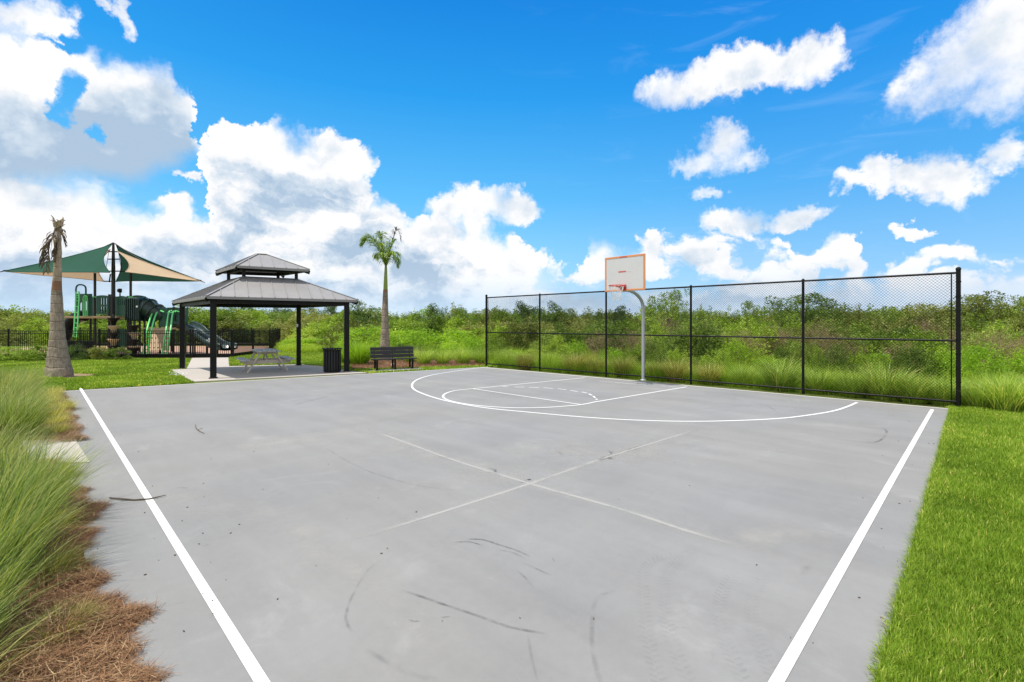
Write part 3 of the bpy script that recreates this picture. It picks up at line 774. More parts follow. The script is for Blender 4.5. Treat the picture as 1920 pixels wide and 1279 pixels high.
sub(board_box(-.17, .10, hh - .046, hh - .012, .006, .009), 'badge', M['redmark'], bb, goal)
sub(board_box(-.21, .06, .035, .075, .0005, .003), 'aiming_mark', M['redmark'], bb, goal)
gm = paint('ghost of target square', (.60, .57, .55), .5, wear=.1)
for u0, u1, v0, v1 in ((.225, .24, -.30, .055), (.07, .2245, .04, .055)):
    sub(board_box(u0, u1, v0, v1, .0005, .002), 'faded_line', gm, bb, goal)
rc = B3(-.03, 3.04 - bz, .40); rc.z = 3.04
b = MB(); n = 32
b.tube([rc + Vector((math.cos(a) * .228, math.sin(a) * .228, 0)) for a in np.linspace(0, 2 * math.pi, n + 1)], .013, 8, cap=False)
rim = part(b, 'rim', M['red'], goal)
b = MB(); b.box(B3(-.03, 3.0 - bz, .02), (.20, .03, .18), rz=math.atan2(rgt.y, rgt.x), bev=.005)
for s in (-1, 1): b.beam(B3(-.03 + s * .09, 3.02 - bz, .03), B3(-.03 + s * .12, 3.035 - bz, .22), .012, .05); b.beam(B3(-.03 + s * .05, 2.93 - bz, .03), B3(-.03 + s * .06, 3.02 - bz, .19), .012, .03)
b.plate([B3(-.13, 3.035 - bz, .03), B3(.07, 3.035 - bz, .03), B3(.07, 3.035 - bz, .20), B3(-.13, 3.035 - bz, .20)], (0, 0, 1), .008)
sub(b, 'rim_bracket', M['red'], rim, goal)
b = MB(); N = 12
lev = [(.226, 0), (.205, -.09), (.170, -.19), (.138, -.29), (.122, -.37), (.128, -.44)]
random.seed(3)
for k in range(N):
    for s in (-1, 1):
        pl = []
        for i, (r, z) in enumerate(lev):
            a = 2 * math.pi * (k + s * (i % 2) * .5) / N
            pl.append(rc + Vector((math.cos(a) * r + random.uniform(-.008, .008), math.sin(a) * r + random.uniform(-.008, .008), z)))
        b.tube(pl, .0045, 5)
sub(b, 'net', M['net'], rim, goal)

# ------------------------------------------------------------------ picnic pavilion with two-tier roof
pFL, pFR, pBR, pBL = P(400, 709), P(650, 696), P(560, 684.5), P(342, 691)
pc = (pFL + pFR + pBR + pBL) / 4
ring0 = [pFL, pFR, pBR, pBL]
pav = thing('pavilion', 'open picnic pavilion with grey two-tier metal roof on four black posts', 'pavilion', (pc.x, pc.y, 0))
a_l = ((pFR - pFL) + (pBR - pBL)).normalized(); rzp = math.atan2(a_l.y, a_l.x)
def q4(k, z): return [Vector((pc.x + (p.x - pc.x) * k, pc.y + (p.y - pc.y) * k, z)) for p in ring0]
for i, p in enumerate(ring0):
    b = MB(); b.box((p.x, p.y, 1.36), (.185, .185, 2.72), rz=rzp, bev=.012); po = part(b, 'post', M['black'], pav)
    b = MB(); b.box((p.x, p.y, .012), (.26, .26, .022), rz=rzp, bev=.004); sub(b, 'base_plate', M['black'], po, pav)
    if i == 2:
        b = MB(); b.box((p.x - .02, p.y - .105, 1.80), (.08, .03, .13), rz=rzp, bev=.004); sub(b, 'outlet_box', M['white'], po, pav)
def ring_beams(k, z, w, h, name):
    r = q4(k, z)
    for i in range(4):
        b = MB(); b.beam(r[i], r[(i + 1) % 4], w, h, bev=.006); part(b, name, M['black'], pav)
ring_beams(1.0, 2.67, .12, .16, 'beam')
E0, T0, k1, z1, k2, z2 = 1.125, .40, 1.125, 2.80, .40, 3.66
def roof(k1, z1, k2, z2, name, ridge=None):
    lo = q4(k1, z1); hi = q4(k2, z2) if ridge is None else ridge
    b = MB()
    for i in range(4):
        a, c, d, e = lo[i], lo[(i + 1) % 4], hi[(i + 1) % 4], hi[i]
        n_ = (c - a).cross(e - a).normalized()
        if n_.z < 0: n_ = -n_
        b.plate([a, c, d, e] if (d - e).length > .03 else [a, c, (d + e) / 2], n_, .035)
    s = b; fas = MB(); caps = []
    for i in range(4):
        a, c, d, e = lo[i], lo[(i + 1) % 4], hi[(i + 1) % 4], hi[i]
        L = (c - a).length; u = (c - a) / L; n_ = u.cross(e - a).normalized(); n_ = n_ if n_.z > 0 else -n_
        up = n_.cross(u); up = up if up.z > 0 else -up
        u0 = (e - a).dot(u) / L; u1 = (d - a).dot(u) / L; H = (e - a).dot(up)
        m = int(L / .405)
        for j in range(1, m):
            t = j / m
            hgt = H * min(1, t / u0 if u0 > 0 else 1, (1 - t) / (1 - u1) if u1 < 1 else 1)
            p0 = a + u * (t * L) + n_ * .030; p1 = p0 + up * max(.05, hgt - .09)
            s.beam(p0, p1, .020, .034, up=n_)
        cap = MB(); cap.beam(a + n_ * .035, e + n_ * .035, .085, .022, up=Vector((0, 0, 1))); caps.append(cap)
        fas.beam(a + Vector((0, 0, -.035)), c + Vector((0, 0, -.035)), .035, .085)
    ro = part(b, name, M['roof'], pav)
    if ridge is not None: cap = MB(); cap.beam(ridge[0] + Vector((0, 0, .03)), ridge[1] + Vector((0, 0, .03)), .10, .03); caps.append(cap)
    for cap in caps: sub(cap, 'hip_cap', M['roof_trim'], ro, pav)
    sub(fas, 'fascia', M['roof_trim'], ro, pav)
    # rafters under the sheet
    rf = MB()
    for i in range(4):
        rf.beam(lo[i] + Vector((0, 0, -.11)), hi[i] + Vector((0, 0, -.11)), .07, .14)
    sub(rf, 'rafter', M['black'], ro, pav)
roof(k1, z1, k2, z2, 'lower_roof')
for p in q4(.41, 0):
    b = MB(); b.box((p.x, p.y, 3.83), (.12, .12, .46), rz=rzp, bev=.006); part(b, 'cupola_post', M['black'], pav)
ring_beams(.41, 3.96, .08, .12, 'cupola_beam'); ring_beams(.405, 3.655, .07, .06, 'cupola_sill')
ap = Vector((pc.x, pc.y, 4.66)); rdir = a_l * .16
roof(.565, 4.03, 0, 0, 'upper_roof', [ap - rdir, ap + rdir, ap + rdir, ap - rdir])

# ------------------------------------------------------------------ picnic table (long axis runs away from the court)
tl = math.radians(126)
def table(loc):
    t = thing('picnic_table', 'sand coloured picnic table with grey top standing under the pavilion', 'picnic table', loc, tl); t.scale = (1.07, 1.07, 1.07)
    def prt(b, name, m):
        return b.build(name, m, t)
    b = MB()
    for j in range(5): b.box((0, -.30 + j * .15, .765), (1.83, .138, .04), bev=.008)
    prt(b, 'tabletop', M['timber_top'])
    for s in (-1, 1):
        b = MB()
        for j in range(2): b.box((0, s * (.66 + j * .145), .455), (1.83, .135, .04), bev=.008)
        prt(b, 'seat', M['timber_top'])
    for x in (-.58, .58):
        for s in (-1, 1):
            b = MB(); b.beam((x, s * .22, .745), (x, s * .66, .0), .055, .125, up=(1, 0, 0), bev=.006); prt(b, 'leg', M['timber'])
        b = MB(); b.box((x - .058 * (1 if x > 0 else -1), 0, .37), (.05, 1.56, .13), bev=.006); prt(b, 'seat_support', M['timber'])
        b = MB(); b.box((x - .058 * (1 if x > 0 else -1), 0, .70), (.05, .70, .09), bev=.006); prt(b, 'top_support', M['timber'])
        b = MB(); sgn = -1 if x > 0 else 1
        b.beam((x + sgn * .09, 0, .40), (x + sgn * .46, 0, .70), .05, .09, bev=.004); prt(b, 'brace', M['timber'])
    return t
table((-9.92, 18.98, -.008))

# ------------------------------------------------------------------ trash can, bench, cup
tc0 = P(623, 697.2)
can = thing('trash_can', 'round black slatted trash can beside the right front pavilion post', 'trash can', (tc0.x, tc0.y, 0))
b = MB(); b.lathe([(.285, .03), (.285, .86)], (0, 0, 0), 28); b.build('liner', M['black'], can)
b = MB()
for k in range(20):
    a = 2 * math.pi * k / 20; c, s = math.cos(a), math.sin(a)
    pts = [(.318, .03), (.318, .80), (.335, .87), (.352, .905)]
    for (r0, za), (r1, zb_) in zip(pts[:-1], pts[1:]):
        b.beam((c * r0, s * r0, za), (c * r1, s * r1, zb_), .052, .010, up=(c, s, 0))
b.build('slat_ring', M['slat'], can)
for z in (.08, .83):
    b = MB(); b.tube([(math.cos(a) * .328, math.sin(a) * .328, z) for a in np.linspace(0, 2 * math.pi, 33)], .010, 6, cap=False); b.build('hoop', M['black'], can)
b = MB(); b.lathe([(.30, .895), (.352, .90), (.352, .925), (.26, .93), (.24, .90)], (0, 0, 0), 28); b.build('lid_ring', M['black'], can)
b = MB(); b.lathe([(.30, 0), (.30, .04)], (0, 0, 0), 24); b.build('base', M['black'], can)

be = thing('park_bench', 'charcoal slatted park bench with three black legs beside the court', 'bench', (-5.02, 19.86, -.01), math.radians(30))
b = MB()
for j in range(3): b.box((0, -.42 + j * .145, .43), (1.83, .135, .04), bev=.008)
b.build('seat', M['slat'], be)
b = MB(); tilt = Matrix.Rotation(math.radians(-12), 3, 'X')
for j in range(3): b.box((0, .02 + j * .032, .54 + j * .15), (1.83, .038, .138), M=tilt, bev=.008)
b.build('backrest', M['slat'], be)
for x in (-.74, 0, .74):
    b = MB(); b.box((x, -.36, .20), (.07, .07, .42), bev=.005); b.box((x, -.19, .395), (.06, .46, .03), bev=.004); b.box((x, .0, .20), (.07, .07, .42), bev=.005)
    b.beam((x, .03, .40), (x, .125, .90), .05, .025, up=(1, 0, 0)); b.build('leg', M['black'], be)
cu = P(661, 693.8)
cup = thing('cup', 'crushed red plastic cup lying on the grass beside the pavilion post', 'cup', (cu.x, cu.y, 0), .4)
b = MB(); prof = [(.035, -.10), (.043, -.03), (.050, .08), (.052, .085)]
vs = MB(); vs.lathe(prof, (0, 0, 0), 14, cap=False); Rm = Matrix.Rotation(math.radians(84), 3, 'X')
vs.v = [tuple(Rm @ Vector(v) + Vector((0, 0, .045))) for v in vs.v]; vs.build('cup_wall', M['cup'], cup)
b = MB(); b.lathe([(.035, 0), (.034, .004)], (0, 0, 0), 14); b.v = [tuple(Rm @ Vector((v[0], v[1], v[2] - .10)) + Vector((0, 0, .045))) for v in b.v]; b.build('cup_base', M['white'], cup)
for (x, y, nm, lb) in ((738, 685.4, 'landscape_light', 'small white ground light in the mulch behind the bench'),):
    p = P(x, y); t = thing(nm, lb, 'light', (p.x, p.y, -.02), .6)
    b = MB(); b.box((0, 0, .05), (.20, .13, .10), bev=.012); b.build('housing', M['white'], t)
    b = MB(); b.box((0, -.07, .06), (.15, .012, .06), bev=.003); b.build('lens_plate', M['galv'], t)

# twig on the court
b = MB(); tw = [P(205, 936), P(228, 939), P(252, 939.5), P(280, 938), P(311, 932)]
b.tube([Vector((p.x, p.y, .016 + .006 * math.sin(i * 2))) for i, p in enumerate(tw)], [.006, .009, .009, .008, .004], 7)
tag(b.build('twig', M['bark'], origin=tuple(tw[2])), 'long dark twig lying across the white line near the straw', 'twig')
b = MB(); tw = [P(366, 797), P(368, 805), P(374, 810), P(383, 814)]
b.tube([Vector((p.x, p.y, .012)) for p in tw], [.004, .007, .006, .004], 6); b.tube([Vector((P(370, 808).x, P(370, 808).y, .014)), Vector((P(380, 806).x, P(380, 806).y, .03))], .004, 5)
tag(b.build('twig', M['bark'], origin=tuple(tw[1])), 'short forked twig lying alone on the left of the grey court', 'twig')

# ------------------------------------------------------------------ black picket fence round the playground
def picket_run(name, label, a, b_, h, cat='fence', every=2.4, pick=.105, kick=True):
    t = thing(name, label, cat, (a.x, a.y, 0)); d = (b_ - a); L = d.length; u = d / L; n = max(1, round(L / every))
    for k in range(n + 1):
        p = a + u * (L * k / n); b = MB(); b.box((p.x, p.y, h / 2 + .03), (.065, .065, h + .10), rz=math.atan2(u.y, u.x)); b.box((p.x, p.y, h + .09), (.08, .08, .02), rz=math.atan2(u.y, u.x), bev=.006)
        part(b, 'post', M['black'], t)
    for k in range(n):
        p0 = a + u * (L * k / n + .035); p1 = a + u * (L * (k + 1) / n - .035); b = MB()
        for z in (h - .02, h - .17, .14): b.beam(p0 + Vector((0, 0, z)), p1 + Vector((0, 0, z)), .030, .035)
        m = int((p1 - p0).length / pick)
        for j in range(1, m):
            q = p0.lerp(p1, j / m); b.box((q.x, q.y, h / 2 + .03), (.019, .019, h - .10), rz=math.atan2(u.y, u.x))
        part(b, 'picket_panel', M['black'], t)
    if kick:
        b = MB(); nn = Vector((-u.y, u.x, 0)) * .09
        b.beam(a + nn + Vector((0, 0, .09)), b_ + nn + Vector((0, 0, .09)), .12, .22, bev=.02); part(b, 'edging_board', M['black'], t)
    return t
FYD = 26.2
f0 = Vector((-33.0, FYD, 0)); f1 = Vector(((357 - CX) * FYD / F_PX, FYD, 0)); f2 = Vector(((431 - CX) * FYD / F_PX, FYD + .3, 0)); f3 = Vector(((506 - CX) * 31.5 / F_PX, 31.5, 0))
picket_run('picket_fence', 'black metal picket fence in front of the playground behind the hedge bushes', f0, f1, 1.50)
picket_run('picket_gate', 'black picket gate where the concrete path meets the playground', f1 + Vector((.12, .02, 0)), f2 - Vector((.10, 0, 0)), 1.48, 'gate', 2.6, kick=True)
picket_run('picket_fence', 'black picket fence running back from the gate behind the picnic table', f2, f3, 1.45, pick=.10)
f4 = Vector((f3.x - 4, 41, 0)); f5 = Vector((-40, 41, 0))
picket_run('picket_fence', 'black picket fence along the back of the playground', f4, f5, 1.45)
picket_run('picket_fence', 'short black picket fence closing the far right corner of the playground', f3, f4, 1.45)

# low black slatted bench back behind the dead palm
t = thing('slatted_bench', 'low black slatted bench behind the grey dead palm trunk', 'bench', Vector(((146 - CX) * 25.0 / F_PX, 25.0, 0)))
bl = t.location
b = MB(); 
for j in range(16): b.box((bl.x - .80 + j * .107, bl.y, .62), (.085, .03, .62), bev=.004)
part(b, 'backrest', M['black'], t)
b = MB(); b.box((bl.x, bl.y, .945), (1.78, .05, .05), bev=.006); b.box((bl.x, bl.y, .30), (1.78, .05, .05), bev=.006); part(b, 'rail', M['black'], t)
b = MB(); b.box((bl.x, bl.y - .24, .45), (1.74, .44, .04), bev=.006); part(b, 'seat', M['black'], t)
for x in (-.8, .8):
    b = MB(); b.box((bl.x + x, bl.y - .22, .22), (.06, .46, .44)); part(b, 'leg', M['black'], t)

# ------------------------------------------------------------------ shade sails over the play structure
SD = 29.5
ms = PD(212.5, 650, SD); ms.z = 0
shade = thing('shade_canopy', 'green and tan pointed shade sails hung from a dark mast over the playground', 'shade canopy', ms)
topz = PD(212.5, 455, SD).z
b = MB(); b.tube([ms, ms + Vector((0, 0, topz - 1.6)), ms + Vector((0, 0, topz))], [.115, .10, .06], 16); mast = part(b, 'mast', M['post'], shade)
Lt = PD(6, 508.5, SD - .5); Rt = PD(377, 527, SD - 1.0)
def sail(A, B, C, name, m, sag=.25, cu=.10, nu=22, nv=12):
    vs = []
    A, B, C = Vector(A), Vector(B), Vector(C)
    nrm = (B - A).cross(C - A).normalized()
    for i in range(nu + 1):
        u = i / nu
        for j in range(nv + 1):
            v = j / nv
            E = B.lerp(C, v) + (A - (B + C) / 2).normalized() * ((A - B).length * .075 * math.sin(math.pi * v))   # inner edge pulled outward
            vv = .5 + (v - .5) * (1 - .0)
            p = A.lerp(E, u)
            mid = A.lerp(B.lerp(C, .5), u)
            p = p + (mid - p) * (cu * 4 * u * (1 - u)) * abs(2 * v - 1)      # hollow-cut side edges
            p.z -= sag * 4 * u * (1 - u) * (.35 + .65 * 4 * v * (1 - v)) * .6
            vs.append(p)
    fs = [(i * (nv + 1) + j, (i + 1) * (nv + 1) + j, (i + 1) * (nv + 1) + j + 1, i * (nv + 1) + j + 1) for i in range(nu) for j in range(nv)]
    b = MB(); b.add(vs, fs, True)
    so = part(b, name, m, shade)
    h = MB(); h.tube([vs[i * (nv + 1)] for i in range(nu + 1)], .022, 5); h.tube([vs[i * (nv + 1) + nv] for i in range(nu + 1)], .022, 5); h.tube(vs[nu * (nv + 1):], .022, 5)
    sub(h, 'hem', m, so, shade)
    return so
sail(Lt, PD(210, 458, SD - .1), PD(206, 511, SD - 2.3), 'sail', M['sail_green'], .30)
sail(Lt, PD(207, 468, SD + .3), PD(195, 528, SD + 2.6), 'sail', M['sail_tan'], .22)
sail(Rt, PD(220, 471, SD - .25), PD(235, 510, SD - 2.3), 'sail', M['sail_tan'], .20)
sail(Rt, PD(218, 460, SD + .15), PD(217, 528, SD + 2.6), 'sail', M['sail_green'], .20)
for A, B in ((Lt, PD(211, 457, SD + .1)), (Rt, PD(216, 458, SD + .05))):
    b = MB(); pl = []
    for i in range(15):
        u = i / 14; p = A.lerp(B, u); p.z -= .60 * 4 * u * (1 - u) * .6 - .03; pl.append(p)
    b.tube(pl, .035, 8); b.tube([A, A + (A - B).normalized() * .28], [.03, .02], 6); part(b, 'ridge_cable', M['black'], shade)
b = MB()
for py, l, r in ((472, 204, 222), (486, 202, 224), (508.5, 196, 232), (527.5, 195, 219)):
    b.tube([PD(l, py, SD - .15 if py != 527.5 else SD + .4), PD(r, py, SD - .15 if py != 527.5 else SD + .2)], .035, 8)
b.tube([PD(207, 514, SD + .1), PD(205, 529, SD + .3)], .035, 8)
for dx in (-1, 1):
    b.tube([PD(213 + dx * 9, 472, SD - .15), PD(213 + dx * 15, 509, SD - .2)], .012, 6)
part(b, 'cross_arm', M['black'], shade)

# ------------------------------------------------------------------ play structure
PY = 30.0
S = PY / F_PX
def W3(px, py, dy=0.0): return PD(px, py, PY + dy)
def zc(py): return CAM_H - (py - HOR) * S
ps0 = Vector(((235 - CX) * S, PY, 0))
play = thing('play_structure', 'dark green climbing play structure with bright green ladders, tunnel and wavy slide', 'play structure', ps0)
def post(px, y0, y1, dy=0, r=.075, m='post'):
    S = (PY + dy) / F_PX; zc = lambda py: CAM_H - (py - HOR) * S
    b = MB(); b.tube([Vector(((px - CX) * S, PY + dy, max(0, zc(y1)))), Vector(((px - CX) * S, PY + dy, zc(y0)))], r, 12); return part(b, 'post', M[m], play)
post(178, 512, 662, .0, .07); post(245, 512, 662, .0, .07); post(210, 552, 662, -1.3, .07); post(240, 555, 662, -1.0, .07)
post(170, 552, 662, 1.6, .07); post(262, 560, 662, 1.3, .065); post(271, 570, 662, -.6, .06)
post(300, 578, 662, .3, .065); post(325, 578, 662, -.6, .065); post(348, 578, 662, .3, .065); post(322, 580, 662, 1.6, .065); post(205, 552, 662, 1.4, .07)
def slab_part(name, px0, px1, py0, py1, dy, th, m, holes=(), arch=0.0):
    """upright moulded panel; holes are rectangles in the same measured frame"""
    S = (PY + dy) / F_PX; zc = lambda py: CAM_H - (py - HOR) * S
    x0, x1 = (px0 - CX) * S, (px1 - CX) * S; z1, z0 = zc(py0), zc(py1)
    b = MB(); y = PY + dy
    xs = sorted({x0, x1, *[(h[0] - CX) * S for h in holes], *[(h[1] - CX) * S for h in holes]})
    zs = sorted({z0, z1, *[zc(h[2]) for h in holes], *[zc(h[3]) for h in holes]})
    for i in range(len(xs) - 1):
        for j in range(len(zs) - 1):
            cx_, cz_ = (xs[i] + xs[i + 1]) / 2, (zs[j] + zs[j + 1]) / 2
            if any((h[0] - CX) * S < cx_ < (h[1] - CX) * S and zc(h[3]) < cz_ < zc(h[2]) for h in holes): continue
            b.box((cx_, y, cz_), (xs[i + 1] - xs[i], th, zs[j + 1] - zs[j]))
    if arch:
        n = 14; pts = [Vector((x0, y, z1))] + [Vector((x0 + (x1 - x0) * k / n, y, z1 + arch * math.sin(math.pi * k / n))) for k in range(1, n)] + [Vector((x1, y, z1))]
        b.plate(pts, (0, 1, 0), th)
    return part(b, name, m, play)
# arched entry panel
S0, zc0 = S, zc
S = (PY - .9) / F_PX
def zc(py): return CAM_H - (py - HOR) * S
x0, x1 = (144 - CX) * S, (172 - CX) * S; z0, z1 = zc(592), zc(551); y = PY - .9
b = MB(); n = 16; xc, r = (158 - CX) * S, 8.5 * S; zt = zc(572)
outer = [Vector((x0, y, z1)), Vector((x1, y, z1))]
b.box(((x0 + xc - r) / 2, y, (z0 + z1) / 2), (xc - r - x0, .09, z1 - z0)); b.box(((x1 + xc + r) / 2, y, (z0 + z1) / 2), (x1 - xc - r, .09, z1 - z0))
for k in range(n):
    a0, a1 = math.pi * k / n, math.pi * (k + 1) / n
    p0, p1 = Vector((xc + math.cos(a0) * r, y, zt + math.sin(a0) * r)), Vector((xc + math.cos(a1) * r, y, zt + math.sin(a1) * r))
    b.plate([p0, Vector((p0.x, y, z1)), Vector((p1.x, y, z1)), p1], (0, 1, 0), .09)
part(b, 'entry_panel', M['green'], play)
S, zc = S0, zc0
slab_part('window_panel', 182, 204, 555, 589, -.9, .09, M['green'], [(188.5, 191.5, 559, 571.5), (193.2, 196.2, 559, 571.5), (198, 201, 559, 571.5), (188.5, 191.5, 575, 587), (193.2, 196.2, 575, 587), (198, 201, 575, 587)], .04)
slab_part('slotted_panel', 218, 239, 558, 592, -1.0, .10, M['green'], [(222, 223.3, 563, 572), (226, 227.3, 561, 572), (230, 231.3, 561, 572), (234, 235.3, 563, 572)], .10)
slab_part('slotted_panel', 144, 178, 556, 592, 1.6, .08, M['green'], [(150, 154, 562, 586), (160, 164, 562, 586), (169, 172, 562, 586)])
slab_part('slotted_panel', 206, 236, 556, 592, 1.5, .08, M['green'], [(211, 214, 562, 586), (219, 222, 562, 586), (227, 230, 562, 586)])
slab_part('wall_panel', 244, 273, 556, 566, 1.2, .08, M['green'], (), .08)
slab_part('play_panel', 219, 236, 617, 652, -.3, .10, M['green'])
b = MB(); b.box(((192 - CX) * S, PY + .3, zc(595.5)), (100 * S, 2.4, .10), bev=.02); part(b, 'deck', M['tan'], play)
b = MB(); b.box(((192 - CX) * S, PY - .92, zc(594.5)), (100 * S, .06, .10)); part(b, 'deck_edge', M['tan'], play)
b = MB(); b.box(((315 - CX) * S, PY + .3, zc(616)), (64 * S, 2.0, .10), bev=.02); part(b, 'deck', M['tan'], play)
# sand coloured climbing wall below the lower deck
b = MB(); wl = [W3(276, 657, -1.6), W3(287, 616, -.7), W3(316, 616, -.7), W3(317, 657, -1.6)]
b.plate(wl, (0, -1, .3), .07)
for j in range(4):
    for i in range(5): 
        q = wl[0].lerp(wl[3], .12 + .19 * i).lerp(wl[1].lerp(wl[2], .12 + .19 * i), .12 + .22 * j); b.box(q + Vector((0, -.05, .02)), (.09, .05, .06), bev=.02)
part(b, 'climbing_wall', M['tan'], play)
slab_part('play_panel', 309, 317, 616, 648, .2, .08, M['tan'])
# enclosing panels of the lower tower
slab_part('tower_panel', 300, 313, 579, 613, -.5, .09, M['green'], [(309, 310.5, 583, 590)], .05)
slab_part('tower_panel', 330, 352, 579, 609, -.5, .09, M['green'], [(335, 341, 590, 606)], .07)
slab_part('tower_panel', 302, 350, 578, 612, 1.4, .09, M['green'], (), .05)
slab_part('tower_panel', 279, 290, 583, 613, -.2, .09, M['green'])
b = MB()
for px, py in ((302, 578), (308, 577), (326, 577), (332, 578.5), (345, 577.5), (352, 578)): b.lathe([(.02, -.03), (.07, -.02), (.075, .03), (.04, .06), (.01, .07)], W3(px, py, -.45), 12)
part(b, 'post_cap', M['green'], play)
# black roofed box and crawl tube
S = (PY - 1.0) / F_PX
b = MB(); b.box(((251 - CX) * S, PY - .6, zc(580)), (25 * S, 1.2, 44 * S), bev=.08)
for k in range(6): b.box(((241 + k * 4 - CX) * S, PY - 1.22, zc(580)), (.05, .06, 40 * S))
part(b, 'crawl_box', M['green_dk'], play)
S = S0
tp = [W3(258, 576, -.5), W3(270, 576.5, -.5), W3(279, 579, -.5), W3(290, 587, -.4), W3(300, 595, -.2)]
b = MB(); b.tube(tp, [.60, .62, .60, .56, .55], 24)
for p, d in ((tp[1], Vector((1, 0, -.05))), (tp[2], Vector((1, 0, -.4))), (tp[3], Vector((1, 0, -.7)))):
    d = d.normalized(); b.tube([p - d * .04, p + d * .04], .66, 24)
part(b, 'crawl_tube', M['green_dk'], play)
b = MB(); q = W3(257, 575, -1.28); b.tube([q, q + Vector((0, -.03, 0))], .055, 14); q = W3(322, 595, -.62); b.tube([q, q + Vector((0, -.03, 0))], .06, 14); part(b, 'bubble_bolt', M['white'], play)
b = MB(); b.tube([W3(322, 590, -.5), W3(322, 604, -.5)], .30, 18); part(b, 'tower_pod', M['green_dk'], play)
# periscope on a stem
b = MB(); q = W3(225, 545, -.9); b.tube([q + Vector((-.05, -.06, 0)), q + Vector((.05, .06, 0))], .13, 18); b.tube([q, W3(225, 557, -.9)], .035, 8); b.tube([q + Vector((-.09, -.1, 0)), q + Vector((-.07, -.08, 0))], .09, 14); part(b, 'periscope', M['black'], play)
# bright green arch ladder at the left, and the inner grab bars
def pipe(pts, name='grab_bar', r=.036, m='lime'):
    b = MB(); b.tube(smooth3(pts), r, 9); return part(b, name, M[m], play)
def smooth3(pts, n=7):
    e = [pts[0] * 2 - pts[1]] + list(pts) + [pts[-1] * 2 - pts[-2]]; out = []
    for i in range(1, len(e) - 2):
        for k in range(n):
            t = k / n; p0, p1, p2, p3 = e[i - 1:i + 3]
            out.append(.5 * ((2 * p1) + (p2 - p0) * t + (2 * p0 - 5 * p1 + 4 * p2 - p3) * t * t + (3 * p1 - p0 - 3 * p2 + p3) * t ** 3))
    return out + [pts[-1]]
b = MB(); A_ = [W3(138, 632, -2.0), W3(140, 600, -1.9), W3(142, 560, -1.7), W3(142, 547, -1.6)]
b.tube(A_, .038, 10); B_ = [p + Vector((.20, .0, 0)) for p in A_]; b.tube(B_, .038, 10)
for k in range(12):
    u = k / 11 * 2.98; i = min(2, int(u)); p = A_[i].lerp(A_[i + 1], u - i); b.tube([p, p + Vector((.20, 0, 0))], .02, 8)
part(b, 'arch_ladder', M['lime'], play)
pipe([W3(142, 549, -1.6), W3(143, 539, -1.5), W3(147, 534.5, -1.4), W3(155, 534.5, -1.3), W3(160.5, 539, -1.2), W3(161, 553, -1.1)], 'arch_rail', .045, 'green')
for px in (156.5, 160, 163.5): pipe([W3(px, 593, -1.1), W3(px, 560, -1.1), W3(160, 553.5, -1.1)])
b = MB()
for px in (178, 245): b.box(W3(px, 557, -.35 if px == 178 else -1.05), (.28, .06, .05))
part(b, 'clamp_rail', M['lime'], play)
# stepped ladders with hand rails on the right hand tower
for k, (pa, pb_) in enumerate((((268, 660), (287, 585)), ((304, 662), (317, 585)))):
    a, c = W3(pa[0], pa[1], -2.4), W3(pb_[0], pb_[1], -.7)
    a.z = 0; kn = Vector((a.x + .12, a.y + .15, zc(618)))
    for s in (0, .26):
        o = Vector((s, 0, 0)); b = MB(); b.tube(smooth3([a + o, kn + o, c + o, c + o + Vector((.35, .1, .0))], 5), .045, 9); part(b, 'hand_rail', M['lime'], play)
    b = MB()
    for j in range(6):
        p = a.lerp(kn, j / 6); b.box(p + Vector((.13, .05, .12)), (.28, .12, .05), bev=.01)
    part(b, 'ladder_tread', M['lime'], play)
b = MB()
for px, py in ((281, 581), (281, 586), (319, 586)): b.box(W3(px, py, -.75), (.34, .05, .05))
part(b, 'clamp_rail', M['lime'], play)
# stacked stepping pods on two poles
S = (PY - 1.7) / F_PX
for px, y0, seq in ((213, 597, 'BTBTB'), (252, 610, 'BTBTB')):
    for k, ch in enumerate(seq):
        zt = zc(y0 + 12.4 * k + (2 if k else 0)); b = MB()
        b.lathe([(.10, -.40), (.12, -.36), (.15, -.20), (.30, -.03), (.32, .0), (.28, .02), (.05, .02)], ((px - CX) * S, PY - 1.7, max(zt, .41)), 20)
        part(b, 'stepping_pod', M['tan'] if ch == 'T' else M['black'], play)
    b = MB(); b.tube([Vector(((px - CX) * S, PY - 1.7, 0)), Vector(((px - CX) * S, PY - 1.7, zc(y0 - 8)))], .06, 10); part(b, 'pod_pole', M['post'], play)
S = S0
# closed slide going down to the left behind the palm
sl = smooth3([W3(160, 592, .6), W3(147, 594, .6), W3(132, 607, .6), W3(120, 632, .4), W3(112, 652, .2)], 6)
b = MB(); b.tube(sl, .36, 18); part(b, 'tube_slide', M['black'], play)
# open double wave slide to the right
sp = smooth3([W3(341, 612, -.2), W3(350, 613, -.3), W3(362, 619, -.6), W3(372, 628, -.9), W3(384, 634.5, -1.2), W3(396, 644, -1.5), W3(408, 651, -1.7), W3(424, 653.5, -1.8), W3(430, 654, -1.8)], 6)
b = MB(); prof = [(-.66, .22), (-.62, .25), (-.56, .20), (-.52, .02), (-.30, -.03), (-.06, .02), (-.03, .13), (.03, .13), (.06, .02), (.30, -.03), (.52, .02), (.56, .20), (.62, .25), (.66, .22), (.62, -.05), (.30, -.14), (-.30, -.14), (-.62, -.05)]
n = len(prof); vs = []
for i, p in enumerate(sp):
    t = (sp[min(i + 1, len(sp) - 1)] - sp[max(i - 1, 0)]).normalized(); sd = Vector((.25, 1, 0)).normalized(); up = sd.cross(t) * -1
    up = up if up.z > 0 else -up
    for a, c in prof: vs.append(p + sd * a + up * (c * 1.15 + .05))
b.add(vs, [(i * n + k, i * n + (k + 1) % n, (i + 1) * n + (k + 1) % n, (i + 1) * n + k) for i in range(len(sp) - 1) for k in range(n)], True)
part(b, 'wave_slide', M['green_dk'], play)
